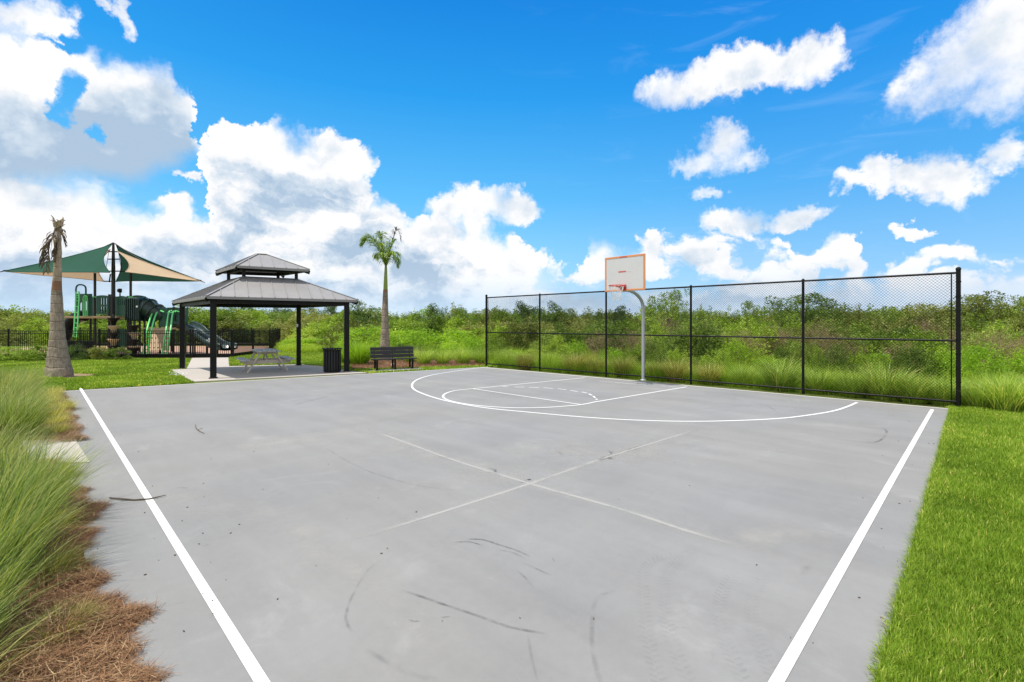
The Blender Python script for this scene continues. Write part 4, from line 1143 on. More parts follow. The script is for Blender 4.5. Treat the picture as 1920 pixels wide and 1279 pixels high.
for i in (14, 26, 36):
    b = MB(); b.tube([Vector((sp[i].x, sp[i].y, 0)), sp[i] - Vector((0, 0, .1))], .05, 8); part(b, 'slide_leg', M['post'], play)

# ------------------------------------------------------------------ plants
def basis(D):
    """unit frames for directions D (n,3): side vectors S and normals N"""
    ref = np.where(np.abs(D[:, 2:3]) > .9, np.array([[1., 0, 0]]), np.array([[0, 0, 1.]]))
    S = np.cross(D, ref); S /= np.linalg.norm(S, axis=1, keepdims=True) + 1e-9
    return S, np.cross(S, D)
def unit(A): return A / (np.linalg.norm(A, axis=1, keepdims=True) + 1e-9)
def leaves(rng, C, D, L, Wd, droop=.25):
    """diamond leaves folded on the midrib: base C, direction D, length L, width Wd"""
    n = len(C); S, N = basis(D)
    a = rng.uniform(0, 2 * np.pi, n)[:, None]; S = S * np.cos(a) + N * np.sin(a)
    tip = C + D * L[:, None]; tip[:, 2] -= L * droop * rng.uniform(.2, 1, n)
    mid = C + D * (L * .45)[:, None]; mid[:, 2] += L * .04
    V = np.stack([C, mid - S * (Wd / 2)[:, None], tip, mid + S * (Wd / 2)[:, None]], 1).reshape(-1, 3)
    return V, np.arange(n * 4).reshape(-1, 4)
def crown(seed, centers, radii, n, leaf=(.09, .14), asp=.5, up=.35, core=.35, flat=1.0):
    """leaves in ragged clumps; returns V, F, var"""
    rng = np.random.default_rng(seed); centers = np.asarray(centers, float); radii = np.asarray(radii, float)
    w = radii ** 2; w /= w.sum(); k = rng.choice(len(centers), n, p=w)
    d = unit(rng.normal(size=(n, 3))); r = radii[k] * (core + (1 - core) * rng.random(n) ** .6) * rng.choice([1, 1, 1, 1.22], n)
    C = centers[k] + d * r[:, None] * np.array([1, 1, flat])
    D = unit(d + np.array([0, 0, up]) + rng.normal(size=(n, 3)) * .55)
    L = rng.uniform(leaf[0], leaf[1], n)
    V, F = leaves(rng, C, D, L, L * asp * rng.uniform(.7, 1.2, n))
    cl = rng.random(len(centers))
    var = np.clip(.46 * cl[k] + .34 * rng.random(n) + .12, 0, 1)
    return V, F, np.repeat(var, 4)
def blob_shrub(seed, rx, h, nclump, n, leaf, asp=.5, spiky=.25, low=.08):
    rng = np.random.default_rng(seed); cs = []; rs = []
    for i in range(nclump):
        a = rng.uniform(0, 2 * np.pi); q = rng.random() ** .55
        zz = low + (1 - low) * rng.random() ** .8
        env = math.sqrt(max(.05, 1 - (max(0, zz - .35) / .75) ** 2))
        cs.append((math.cos(a) * rx * q * env, math.sin(a) * rx * q * env, h * zz * (1 - .28 * q)))
        rs.append(rx * rng.uniform(.20, .40) * (1 - .35 * zz))
    for i in range(int(nclump * spiky)):                     # shoots standing out of the outline
        a = rng.uniform(0, 2 * np.pi); q = rng.random() ** .7
        for s in range(3): cs.append((math.cos(a) * rx * q * .8, math.sin(a) * rx * q * .8, h * (.86 + .12 * s) * (1 - .2 * q))); rs.append(rx * .10 * (1.1 - .28 * s))
    return crown(seed + 1, cs, rs, n, leaf, asp)
def stems_mesh(rng, n, rx, h, r=.012):
    b = MB()
    for i in range(n):
        a = rng.uniform(0, 2 * math.pi); q = rx * .75 * math.sqrt(rng.random())
        b.tube([(math.cos(a) * q * .15, math.sin(a) * q * .15, -.05), (math.cos(a) * q * .6, math.sin(a) * q * .6, h * .45), (math.cos(a) * q, math.sin(a) * q, h * .85)], [r, r * .7, r * .3], 5, cap=False)
    return b
def tuft(seed, n, h, spread, base, w, arch=.55, segs=5, straw=.12, hmin=.45):
    """clump of long arching blades"""
    rng = np.random.default_rng(seed)
    a = rng.uniform(0, 2 * np.pi, n); rb = base * np.sqrt(rng.random(n))
    B = np.stack([np.cos(a) * rb, np.sin(a) * rb, np.full(n, -.03)], 1)
    az = a + rng.normal(size=n) * .6; lean = spread * (rng.random(n) ** .8) * (.35 + .65 * rb / base)
    L = h * rng.uniform(hmin, 1.08, n)
    ar = arch * rng.uniform(.3, 1.25, n)
    hor = np.stack([np.cos(az), np.sin(az), np.zeros(n)], 1); sdv = np.stack([-np.sin(az), np.cos(az), np.zeros(n)], 1)
    tw = rng.uniform(-.9, .9, n)
    side = sdv * np.cos(tw)[:, None] + hor * np.sin(tw)[:, None]
    rows = []; p = B.copy(); th = lean.copy()
    ww = w * rng.uniform(.6, 1.25, n)
    for s in range(segs + 1):
        t = s / segs; k = ww * (1 - t ** 1.8) * .5 + .0002
        rows.append(np.stack([p - side * k[:, None], p + side * k[:, None]], 1))
        if s < segs:
            step = L / segs; p = p + hor * (np.sin(th) * step)[:, None]; p[:, 2] += np.cos(th) * step
            th = np.minimum(th + ar * (1.6 * (t + .5) / segs) * 1.6, 2.5)
    V = np.stack(rows, 1)                                        # n, segs+1, 2, 3
    idx = np.arange(n * (segs + 1) * 2).reshape(n, segs + 1, 2)
    F = np.stack([idx[:, :-1, 0], idx[:, :-1, 1], idx[:, 1:, 1], idx[:, 1:, 0]], -1).reshape(-1, 4)
    v = np.clip(rng.normal(.42, .22, n), .0, .8); st = rng.random(n) < straw; v[st] = rng.uniform(.82, 1, st.sum())
    var = np.repeat(v, (segs + 1) * 2)
    return V.reshape(-1, 3), F, var
def in_poly(X, Y, poly):
    c = np.zeros(len(X), bool); n = len(poly)
    for i in range(n):
        x1, y1, x2, y2 = poly[i][0], poly[i][1], poly[(i + 1) % n][0], poly[(i + 1) % n][1]
        k = ((y1 > Y) != (y2 > Y)); xx = (x2 - x1) * (Y - y1) / ((y2 - y1) if y2 != y1 else 1e-9) + x1
        c ^= k & (X < xx)
    return c
def lawn(name, poly, n, dens_pow, h0, h1, w, seed, holes=(), straw=.06, near=2.4, grow=True, zbase=-.03):
    """mown grass: single bent blades, closer together near the court corner where it is seen close"""
    rng = np.random.default_rng(seed); xs = [p[0] for p in poly]; ys = [p[1] for p in poly]
    X = np.empty(0); Y = np.empty(0)
    while len(X) < n:
        x = rng.uniform(min(xs), max(xs), n); y = rng.uniform(min(ys), max(ys), n)
        k = in_poly(x, y, poly)
        if dens_pow: k &= rng.random(n) < (near / np.maximum(near, np.hypot(x, y))) ** dens_pow
        for hpoly in holes: k &= ~in_poly(x, y, hpoly)
        X = np.append(X, x[k]); Y = np.append(Y, y[k])
    X = X[:n]; Y = Y[:n]; dist = np.hypot(X, Y)
    patch = .5 + .5 * np.sin(X * 1.7 + np.sin(Y * 1.3) * 1.5) * np.sin(Y * 1.1 + np.cos(X * .9) * 1.2)
    fine = .5 + .5 * np.sin(X * 7.1 + 2 * np.sin(Y * 5.3)) * np.sin(Y * 6.7 + 2 * np.cos(X * 4.9))
    L = rng.uniform(h0, h1, n) * (.65 + .35 * patch + .25 * fine); az = rng.uniform(0, 2 * np.pi, n) + .8 * patch; lean = rng.uniform(.1, 1.15, n)
    ww = w * rng.uniform(.7, 1.3, n) * (np.maximum(1, dist / 5.0) ** .75 if grow else 1)
    hor = np.stack([np.cos(az), np.sin(az), 0 * az], 1); sd = np.stack([-np.sin(az), np.cos(az), 0 * az], 1)
    p0 = np.stack([X, Y, np.full(n, zbase)], 1); p1 = p0 + hor * (np.sin(lean * .55) * L * .55)[:, None]; p1[:, 2] += np.cos(lean * .55) * L * .55
    p2 = p1 + hor * (np.sin(lean) * L * .5)[:, None]; p2[:, 2] += np.cos(lean) * L * .5
    s = sd * (ww / 2)[:, None]
    V = np.stack([p0 - s, p0 + s, p1 + s * .85, p1 - s * .85, p2], 1).reshape(-1, 3)
    i = np.arange(n)[:, None] * 5
    F = np.concatenate([i + [[0, 1, 2]], i + [[0, 2, 3]], i + [[3, 2, 4]]])
    v = np.clip(.16 + .30 * patch + .14 * fine + rng.normal(0, .15, n), 0, .85); st = rng.random(n) < straw * (.4 + 1.8 * (patch > .72) + 1.2 * fine); v[st] = rng.uniform(.86, 1, st.sum())
    return np_mesh(name, V, F, M['lawn_blade'], np.repeat(v, 5))

# lawns
rl = [(p.x, p.y) for p in lawn_right]
court2 = [(p.x, p.y) for p in court_poly]
view_r = [rl[0], rl[1], rl[2], (12.2, 10.2), (7, 5.4), (3.8, 2.2), (1.7, 1.6), (cD.x + .8, cD.y + .8)]
tag(link('grass', lawn('grass', view_r, 230000, 1.25, .045, .10, .0050, 5, [court2], .05)), kind='stuff')
# blades leaning over the slab edge
rng = np.random.default_rng(8); edge = []
for t in rng.random(2600) ** 1.4:
    p = cR.lerp(cB, t) + Vector((.045 + rng.normal() * .015, 0, 0)); edge.append((p.x, p.y))
def sprigs(name, pts, h, w, m, seed, leanx=None):
    r = np.random.default_rng(seed); Vs, Fs, vs = [], [], []; o = 0
    V, F, var = tuft(seed, len(pts) * 5, h, .95, .03, w, .7, 3, .10)
    P5 = np.repeat(np.array(pts), 5, 0); k = V.reshape(len(pts) * 5, -1, 3); k[:, :, :2] += P5[:, None, :]
    return tag(link(name, np_mesh(name, k.reshape(-1, 3), F, m, var)), kind='stuff')
sprigs('edge_grass', edge, .095, .005, M['lawn_blade'], 9)
padh = [(p.x, p.y) for p in pad_poly]; pathh = [(p.x, p.y) for p in path_poly]; bph = [(p.x, p.y) for p in bp_poly]; bedh = [(p.x, p.y) for p in bed_b]; bedp = [(p.x, p.y) for p in bed_p]
tag(link('grass', lawn('grass', [(p.x, p.y) for p in [P(40, 735), P(363, 716.2), P(318, 693), P(348, 691.5), P(357, 673), P(-60, 672)]], 90000, 0, .05, .10, .010, 6, [bedp], .04)), kind='stuff')
tag(link('grass', lawn('grass', [(p.x, p.y) for p in lawn_mid], 60000, 0, .05, .10, .012, 7, [padh, pathh, bph, bedh, court2], .05)), kind='stuff')
# little white clover heads by the pavilion
b = MB(); random.seed(12)
for i in range(60):
    p = P(336 + random.gauss(0, 10), 703.5 + random.gauss(0, 2.2)); b.box((p.x, p.y, .08), (.03, .03, .02), rz=random.random() * 3, bev=.008)
tag(b.build('clover_flowers', M['white']), kind='stuff')

# foreground ornamental grass bed along the left court line
pin = []
KINDS = []
for sd_, n, h, spread, base, w, arch, st, mname in [(21, 1500, 1.00, .48, .26, .0078, .52, .24, 'muhly'), (22, 1400, .92, .58, .30, .0075, .60, .28, 'muhly'), (23, 1200, .96, .46, .24, .0070, .55, .22, 'muhly'), (24, 1300, .62, 1.0, .28, .0065, .8, .34, 'muhly_dry')]:
    V, F, var = tuft(sd_, n, h, spread, base, w, arch, 6, st); KINDS.append(np_mesh('grass_clump', V, F, M[mname], var))
rng = np.random.default_rng(31)
def clump(name, me, x, y, s, rz, label, group, z=-.02, sz=None):
    o = link(name, me); o.location = (x, y, z); o.rotation_euler = (0, 0, rz); o.scale = (s, s, sz or s)
    return tag(o, label, 'grass clump', group)
e0 = cL; along = (cC - cL).normalized(); outn = Vector((-.71, -.71, 0))
rows = [(.88, .80, 0), (1.75, 1.15, 1), (2.7, 1.3, 2)]
for off, stp, ri in rows:
    s = .35 + ri * .35
    while s < 15.3:
        if not (ri == 0 and 5.2 < s < 7.5) and not (ri == 1 and 5.8 < s < 7.0):
            p = e0 + along * (s + rng.normal() * .12) + outn * (off + rng.normal() * .12 + max(0, (1.2 - s)) * .25)
            if math.hypot(p.x, p.y) > 1.75:
                clump('grass_clump', KINDS[int(rng.integers(0, 3))], p.x, p.y, rng.uniform(.86, 1.06), rng.uniform(0, 6.28),
                      'wispy green fountain grass clump in the bed left of the court', 'fountain grass clumps in the bed left of the court')
        s += stp * rng.uniform(.85, 1.15)
s = 8.2
while s < 14.6:
    p = e0 + along * s + outn * (.22 + rng.normal() * .06)
    clump('dry_grass_clump', KINDS[3], p.x, p.y, rng.uniform(.45, .72), rng.uniform(0, 6.28), 'low straw tinted grass tuft spilling over the left court edge', 'low grass tufts on the left court edge')
    s += rng.uniform(.8, 1.3)
for s, o_ in ((.9, .42), (1.9, .50), (3.0, .46), (4.2, .46), (5.0, .36)):
    p = e0 + along * s + outn * o_
    clump('dry_grass_clump', KINDS[3], p.x, p.y, rng.uniform(.40, .60), rng.uniform(0, 6.28), 'low straw tinted grass tuft spilling over the left court edge', 'low grass tufts on the left court edge')

# pine straw along the edge: loose needles, heaped and ragged
def needles(name, n, fn, seed, L=(.08, .24), w=.0032):
    r = np.random.default_rng(seed); C = fn(r, n); az = r.uniform(0, 2 * np.pi, n); pit = r.normal(0, .28, n)
    D = np.stack([np.cos(az) * np.cos(pit), np.sin(az) * np.cos(pit), np.sin(pit)], 1); l = r.uniform(L[0], L[1], n)
    S = np.stack([-np.sin(az), np.cos(az), 0 * az], 1) * (w * r.uniform(.6, 1.4, n) / 2)[:, None]
    bend = np.stack([-np.sin(az), np.cos(az), 0 * az], 1) * (l * r.normal(0, .12, n))[:, None]
    a = C - D * (l / 2)[:, None]; c = C + D * (l / 2)[:, None]; m_ = C + bend; m_[:, 2] += .01
    a[:, 2] = np.maximum(a[:, 2], .006); c[:, 2] = np.maximum(c[:, 2], .006)
    V = np.stack([a - S * .6, a + S * .6, m_ + S, m_ - S, c + S * .4, c - S * .4], 1).reshape(-1, 3); i = np.arange(n)[:, None] * 6
    F = np.concatenate([i + [[0, 1, 2, 3]], i + [[3, 2, 4, 5]]])
    return np_mesh(name, V, F, M['straw'], np.repeat(np.clip(r.normal(.5, .24, n), 0, 1), 6))
def straw_pos(r, n):
    s = r.random(n) * 7.6 - 1.6; edge_in = -.17 + .09 * np.sin(s * 2.3) + .06 * np.sin(s * 7.7 + 1) + .04 * np.sin(s * 17)
    edge_in = np.where(s > 5.2, edge_in - (s - 5.2) * .35, edge_in)
    o = -edge_in + np.abs(r.normal(0, .33, n)) * 1.2
    base = np.array(cL)[None] + np.array(along)[None] * s[:, None] + np.array(outn)[None] * o[:, None]
    hump = np.clip((o + edge_in) * .28, 0, .10); base[:, 2] = .008 + r.random(n) * (hump + .012)
    return base
tag(link('pine_straw', needles('pine_straw', 42000, straw_pos, 41)), kind='stuff')
def straw_pos2(r, n):
    s = 7.2 + r.random(n) * 7.5; o = -.05 + np.abs(r.normal(0, .3, n)) + .05 * np.sin(s * 5)
    base = np.array(cL)[None] + np.array(along)[None] * s[:, None] + np.array(outn)[None] * o[:, None]; base[:, 2] = .008 + r.random(n) * .05
    return base
tag(link('pine_straw', needles('pine_straw', 9000, straw_pos2, 42, w=.005)), kind='stuff')
def straw_pos3(r, n):
    k = r.random(n); pts = np.array([(p.x, p.y) for p in bed_b]); lo, hi = pts.min(0), pts.max(0)
    X = r.uniform(lo[0], hi[0], n * 4); Y = r.uniform(lo[1], hi[1], n * 4); ok = in_poly(X, Y, pts); X = X[ok][:n]; Y = Y[ok][:n]
    while len(X) < n: X = np.append(X, X)[:n]; Y = np.append(Y, Y)[:n]
    return np.stack([X, Y, .0 + r.random(n) * .05], 1)
tag(link('pine_straw', needles('pine_straw', 9000, straw_pos3, 43, w=.010)), kind='stuff')

# ------------------------------------------------------------------ palms
PAL = 52.7 / 1.0
dpD = 16.8; dp0 = Vector(((110 - CX) * dpD / F_PX, dpD, 0))
dead = thing('dead_palm', 'leafless grey dead palm trunk with a few hanging brown fronds', 'palm tree', dp0)
prof = [(700, 57, 111), (688, 51, 110.5), (674, 45, 109.5), (660, 39.5, 109), (648, 36, 108.5), (622, 29.5, 107.5), (596, 26.4, 107), (571, 24, 106.8), (545, 21, 106.6)]
S_ = dpD / F_PX
def trunk_mesh(prof, n=28, seed=1, rough=.02):
    b = MB(); vs = []; r_ = random.Random(seed)
    dense = []
    for (a0, w0, c0), (a1, w1, c1) in zip(prof[:-1], prof[1:]):
        for j in range(4): dense.append((a0 + (a1 - a0) * j / 4, (w0 + (w1 - w0) * j / 4) * (1 + (r_.uniform(-1, 1) * rough * 1.1 if j else 0)), c0 + (c1 - c0) * j / 4))
    dense.append(prof[-1])
    for py, w, cx in dense:
        z = CAM_H - (py - HOR) * S_; z = z if py < 700 else -.06
        for k in range(n):
            a = 2 * math.pi * k / n; rr = w * S_ / 2 * math.cos(math.atan((cx - CX) / F_PX)) * 1.02 * (1 + rough * math.sin(3 * a + py * .05) + r_.uniform(-rough, rough) * .6)
            vs.append(((cx - CX) * S_ + math.cos(a) * rr, dpD + math.sin(a) * rr, z))
    m = len(vs) // n
    b.add(vs, [(i * n + k, i * n + (k + 1) % n, (i + 1) * n + (k + 1) % n, (i + 1) * n + k) for i in range(m - 1) for k in range(n)], True)
    b.add(vs[-n:], [tuple(range(n))])
    return b
part(trunk_mesh(prof), 'trunk', M['palm_bark'], dead)
part(trunk_mesh([(545, 20.8, 106.6), (536, 19, 106.8), (527, 18, 107.2)], seed=3), 'leaf_scar', M['rust'], dead)
part(trunk_mesh([(527, 17.6, 107.3), (506, 16.4, 107.8), (480, 15, 108.2), (462, 14, 108.5), (442, 13, 108.6), (428, 13.5, 108.8), (416, 13, 109)], seed=4, rough=.05), 'trunk_top', M['palm_stub'], dead)
b = MB(); rr_ = random.Random(5)
for k in range(13):
    a = 2 * math.pi * k / 13 + rr_.uniform(-.2, .2); q = PD(109 + math.cos(a) * 6.5, 417, dpD + math.sin(a) * .11); L_ = rr_.uniform(.04, .26) * (1 if k % 3 else .4)
    t1 = q + Vector((math.cos(a) * .05, math.sin(a) * .05, L_ * .6)); t2 = t1 + Vector((math.cos(a) * rr_.uniform(-.05, .14), math.sin(a) * .08, L_ * rr_.uniform(.1, .5)))
    b.tube([q - Vector((0, 0, .15)), t1, t2], [.04, .022, .006], 6)
for (x0_, y0_, x1_, y1_) in ((101, 419, 118, 411), (103, 428, 122, 421)): b.tube([PD(x0_, y0_, dpD - .1), PD(x1_, y1_, dpD - .12)], [.035, .012], 6)
part(b, 'frayed_stub', M['palm_stub'], dead)
def frond(rach, nl, ll, seed, lw=.035, droop=1.0, side_spread=1.0, stiff=.35, v0=.45, vs_=.2, straw=0.0):
    """leaflets along a 3-D midrib"""
    rng = np.random.default_rng(seed); pts = smooth3([Vector(p) for p in rach], 8); m = len(pts); Vs = []; Fs = []; va = []; o = 0
    for i in range(nl):
        for s in (-1, 1, rng.choice([-1, 1])):
            u = .10 + .9 * (i + rng.random()) / nl; f = min(u * (m - 1), m - 1.001); k = int(f); p = pts[k].lerp(pts[k + 1], f - k); t = (pts[min(k + 2, m - 1)] - pts[max(k - 1, 0)]).normalized()
            sd = t.cross(Vector((0, 0, 1))); sd = sd.normalized() if sd.length > .05 else Vector((0, 1, 0)); up = sd.cross(t)
            d = (sd * s * side_spread + t * .75 + up * rng.uniform(-.1, .8)).normalized()
            L = ll * (math.sin(math.pi * (.15 + .8 * u)) ** .7) * rng.uniform(.75, 1.15); w = lw * rng.uniform(.7, 1.1)
            q = [p]; dd = d.copy()
            for j in range(3):
                q.append(q[-1] + dd * (L / 3)); dd = (dd + Vector((0, 0, -droop * (stiff + .4 * j)))).normalized()
            wv = dd.cross(t); wv = wv.normalized() if wv.length > .05 else sd
            for j, ww in enumerate((w * .6, w, w * .8, .003)): Vs += [tuple(q[j] - wv * ww / 2), tuple(q[j] + wv * ww / 2)]
            for j in range(3): Fs.append((o + 2 * j, o + 2 * j + 1, o + 2 * j + 3, o + 2 * j + 2))
            o += 8; va += [float(np.clip(rng.normal(v0, vs_), 0, 1))] * 8
    return Vs, Fs, va, pts
def add_frond(root, rach, nl, ll, seed, m, rm, name='frond', **kw):
    Vs, Fs, va, pts = frond(rach, nl, ll, seed, **kw); off = np.array(root.location)
    fo = link(name, np_mesh(name, np.array(Vs) - off, np.array(Fs), M[m], va), root)
    b = MB(); b.tube(pts, [max(.006, .028 * (1 - i / len(pts))) for i in range(len(pts))], 6); sub(b, 'midrib', M[rm], fo, root)
add_frond(dead, [PD(104, 428, dpD - .12), PD(100, 440, dpD - .3), PD(93, 458, dpD - .38), PD(88, 480, dpD - .36), PD(87, 510, dpD - .3)], 15, .60, 51, 'palm_dead', 'palm_dead', lw=.045, droop=1.6, side_spread=.45)
add_frond(dead, [PD(105, 440, dpD - .1), PD(99, 447, dpD - .2), PD(92, 458, dpD - .3), PD(85, 475, dpD - .3)], 10, .50, 52, 'palm_dead', 'palm_dead', lw=.05, droop=1.8, side_spread=.4)
add_frond(dead, [PD(113, 424, dpD - .1), PD(117, 434, dpD - .2), PD(119, 448, dpD - .2), PD(123, 462, dpD - .15)], 12, .28, 53, 'palm_dead', 'palm_dead', lw=.04, droop=1.6, side_spread=.25)
add_frond(dead, [PD(106, 455, dpD - .16), PD(104, 470, dpD - .22), PD(103, 490, dpD - .22)], 8, .30, 54, 'palm_dead', 'palm_dead', lw=.05, droop=1.6, side_spread=.25)

rpD = 24.0; S_ = rpD / F_PX; rp0 = Vector(((722 - CX) * S_, rpD, 0)); dpD_save = dpD
royal = thing('royal_palm', 'young palm with green crownshaft and small crown behind the bench', 'palm tree', rp0)
def rtrunk(prof, name, m, seed=1):
    global dpD
    dpD = rpD; b = trunk_mesh(prof, 22, seed, .012); part(b, name, m, royal); dpD = dpD_save
rtrunk([(700, 21, 722), (668, 20.5, 722), (652, 19.5, 722), (640, 17.5, 722), (615, 14, 722), (590, 12.2, 722), (565, 10.2, 722.3), (548, 9.2, 722.6)], 'trunk', M['palm_bark'])
rtrunk([(548, 9.0, 722.6), (543, 8.4, 722.8)], 'leaf_scar', M['rust'])
rtrunk([(543, 8.2, 722.8), (528, 7.2, 723), (512, 5.8, 723.3), (500, 4.6, 723.5)], 'crownshaft', M['shaft'])
def rel(dx, dy, dd): return PD(723.5 + dx, 502 + dy, rpD + dd)
fr = [([(0, 0, 0), (-9, -25, .15), (-22, -44, .2), (-35, -51, .2), (-45, -43, .2)], 34, .64, 1.1), ([(0, 0, 0), (-8, -26, -.2), (-18, -46, -.4), (-30, -56, -.5), (-40, -52, -.5)], 32, .62, 1.1),
      ([(0, 0, 0), (-4, -28, .1), (-8, -52, .2), (-11, -66, .3)], 26, .52, .7), ([(0, 0, 0), (5, -25, -.2), (12, -43, -.3), (18, -52, -.3)], 24, .52, 1.2),
      ([(0, 0, 0), (7, -20, -.3), (14, -27, -.5), (19, -16, -.6), (21, -2, -.6)], 22, .50, 1.3), ([(0, 0, 0), (-5, -16, -.4), (-11, -24, -.7), (-16, -20, -.8)], 20, .50, 1.4)]
for i, (r_, nl, ll, dr) in enumerate(fr):
    add_frond(royal, [rel(*p) for p in r_], int(nl * 1.9), ll * 1.12, 60 + i, 'palm_leaf', 'shaft', lw=.048, droop=dr * 1.25, side_spread=.55, stiff=.5)
add_frond(royal, [rel(*p) for p in [(0, 0, 0), (8, -34, .1), (15, -58, .1), (20, -70, .1), (25, -66, .1), (28, -50, .1)]], 22, .34, 75, 'palm_dead', 'palm_dead', lw=.05, droop=1.6, side_spread=.3, v0=.3)
for i, (a, d) in enumerate(((-8, -.1), (6, .1))):
    b = MB()
spear = MB(); spear.tube([rel(0, 0, 0), rel(1, -25, 0), rel(2, -46, .05)], [.05, .03, .008], 7); part(spear, 'spear_leaf', M['shaft'], royal)

# ------------------------------------------------------------------ the thicket behind the court
def shrub_proto(kind, seed, n=4200, leaf=(.08, .13), asp=.5, h=2.0, rx=1.1, ncl=26, spiky=.18, low=.05):
    V, F, var = blob_shrub(seed, rx, h, ncl, n, leaf, asp, spiky, low)
    return np_mesh('shrub', V, F, M[kind], var), float(np.percentile(V[:, 2], 98.5)), float(np.percentile(np.hypot(V[:, 0], V[:, 1]), 95))
PROTO = {'lime': [shrub_proto('leaf_lime', 101), shrub_proto('leaf_lime', 102, ncl=20, spiky=.35), shrub_proto('leaf_lime', 103, ncl=34, leaf=(.07, .11), n=5200)],
         'mid': [shrub_proto('leaf_mid', 111), shrub_proto('leaf_mid', 112, ncl=22, spiky=.35), shrub_proto('leaf_mid', 113, leaf=(.06, .10), n=5600, ncl=36)],
         'dark': [shrub_proto('leaf_dark', 151, leaf=(.05, .08), n=6000, ncl=40, spiky=0)],
         'olive': [shrub_proto('leaf_olive', 121), shrub_proto('leaf_olive', 122, ncl=24, spiky=.35, leaf=(.07, .10), n=5000)],
         'reed': [shrub_proto('reed', 131, leaf=(.18, .30), asp=.16, n=1900, ncl=30, spiky=.8), shrub_proto('reed', 132, leaf=(.14, .24), asp=.20, n=2200, ncl=26, spiky=.6)],
         'twig': [shrub_proto('twig', 141, leaf=(.12, .26), asp=.06, n=3600, ncl=60, spiky=.5), shrub_proto('twig', 142, leaf=(.10, .22), asp=.08, n=3600, ncl=44, spiky=.7)]}
def tree_proto(seed, mname, h=4.2, rx=1.7, n=5200, leaf=(.09, .15), limbs=9, low=.28, openness=.8):
    """trunk, limbs and a crown carried on them"""
    rng = np.random.default_rng(seed); tb = MB(); cs = []; rs = []
    top = Vector((rng.normal() * .15, rng.normal() * .15, h * .72))
    tb.tube([Vector((0, 0, -.1)), Vector((.04, .03, h * .22)), Vector((-.02, .05, h * .46)), top], [.10, .08, .06, .02], 8)
    for i in range(limbs):
        a = i * 2.4 + rng.random() * .6; z = h * (low + (.85 - low) * (i + .5) / limbs); env = math.sqrt(max(.08, 1 - ((z / h - .45) / .58) ** 2))
        r = rx * env * rng.uniform(.7, 1.05); tip = Vector((math.cos(a) * r, math.sin(a) * r, z + h * .10)); st = Vector((0, 0, z * .62))
        mid = st.lerp(tip, .55) + Vector((0, 0, -.02 * h)); tb.tube([st, mid, tip], [.04, .025, .008], 6)
        for k in range(5):
            f = .45 + .6 * k / 4; p = st.lerp(tip, min(f, 1.08)) + Vector((rng.normal() * .22, rng.normal() * .22, rng.normal() * .16)) * (rx / 1.5)
            cs.append(tuple(p)); rs.append(rx * rng.uniform(.14, .30) * openness)
    for k in range(8): cs.append((rng.normal() * rx * .25, rng.normal() * rx * .25, h * rng.uniform(.72, .95))); rs.append(rx * rng.uniform(.13, .26) * openness)
    V, F, var = crown(seed + 3, cs, rs, n, leaf, .5)
    return tb, np_mesh('crown', V, F, M[mname], var), float(np.percentile(V[:, 2], 98.5)), float(np.percentile(np.hypot(V[:, 0], V[:, 1]), 95))
_trunk_me = {}
TREES = {}
for key, args in {'dark': (201, 'leaf_dark'), 'dark2': (202, 'leaf_dark'), 'mid': (203, 'leaf_mid'), 'mid2': (204, 'leaf_mid'), 'olive': (205, 'leaf_olive'), 'lime': (206, 'leaf_lime')}.items():
    tb, cm, h, rx = tree_proto(*args, openness=1.0 if key in ('dark', 'mid2', 'olive', 'lime') else .8, n=9500 if key in ('mid2', 'dark', 'olive', 'lime') else 6500)
    to = tb.build('trunk', M['bark']); tm = to.data; bpy.data.objects.remove(to); TREES[key] = (tm, cm, h, rx)
random.seed(77)
def put_shrub(kind, px, ytop, d, wpx, label, group, var=None, squash=1.0):
    me, h, rx = random.choice(PROTO[kind]) if var is None else PROTO[kind][var]
    H = CAM_H - (ytop - HOR) * d / F_PX; wx_ = wpx * d / F_PX / 2
    nm = {'twig': 'dry_bush', 'reed': 'reed_clump'}.get(kind, 'shrub')
    o = link(nm, me); o.location = ((px - CX) * d / F_PX, d, -.06); o.scale = (wx_ / rx, wx_ / rx * random.uniform(.8, 1.2), H / h); o.rotation_euler = (0, 0, random.uniform(0, 6.28))
    return tag(o, label, {'twig': 'bush', 'reed': 'reeds'}.get(kind, 'shrub'), group)
def put_tree(kind, px, ytop, d, wpx, label, group=None, name='tree'):
    tm, cm, h, rx = TREES[kind]; H = CAM_H - (ytop - HOR) * d / F_PX; wx_ = wpx * d / F_PX / 2
    t = thing(name, label, 'tree', ((px - CX) * d / F_PX, d, -.05), random.uniform(0, 6.28), group); t.scale = (wx_ / rx, wx_ / rx, H / h)
    link('trunk', tm, t); link('crown', cm, t)
    return t
LAB = {'lime': ('yellow green leafy shrub in the wild thicket beyond the court', 'yellow green shrubs of the thicket'),
       'mid': ('mid green leafy shrub in the wild thicket beyond the court', 'mid green shrubs of the thicket'),
       'olive': ('olive green small leaved shrub in the wild thicket beyond the court', 'olive shrubs of the thicket'),
       'reed': ('bright green long leaved reed clump in the wild thicket beyond the court', 'reed clumps of the thicket'),
       'twig': ('dry pinkish brown twiggy bush among the green thicket beyond the fence', 'dry bushes of the thicket')}
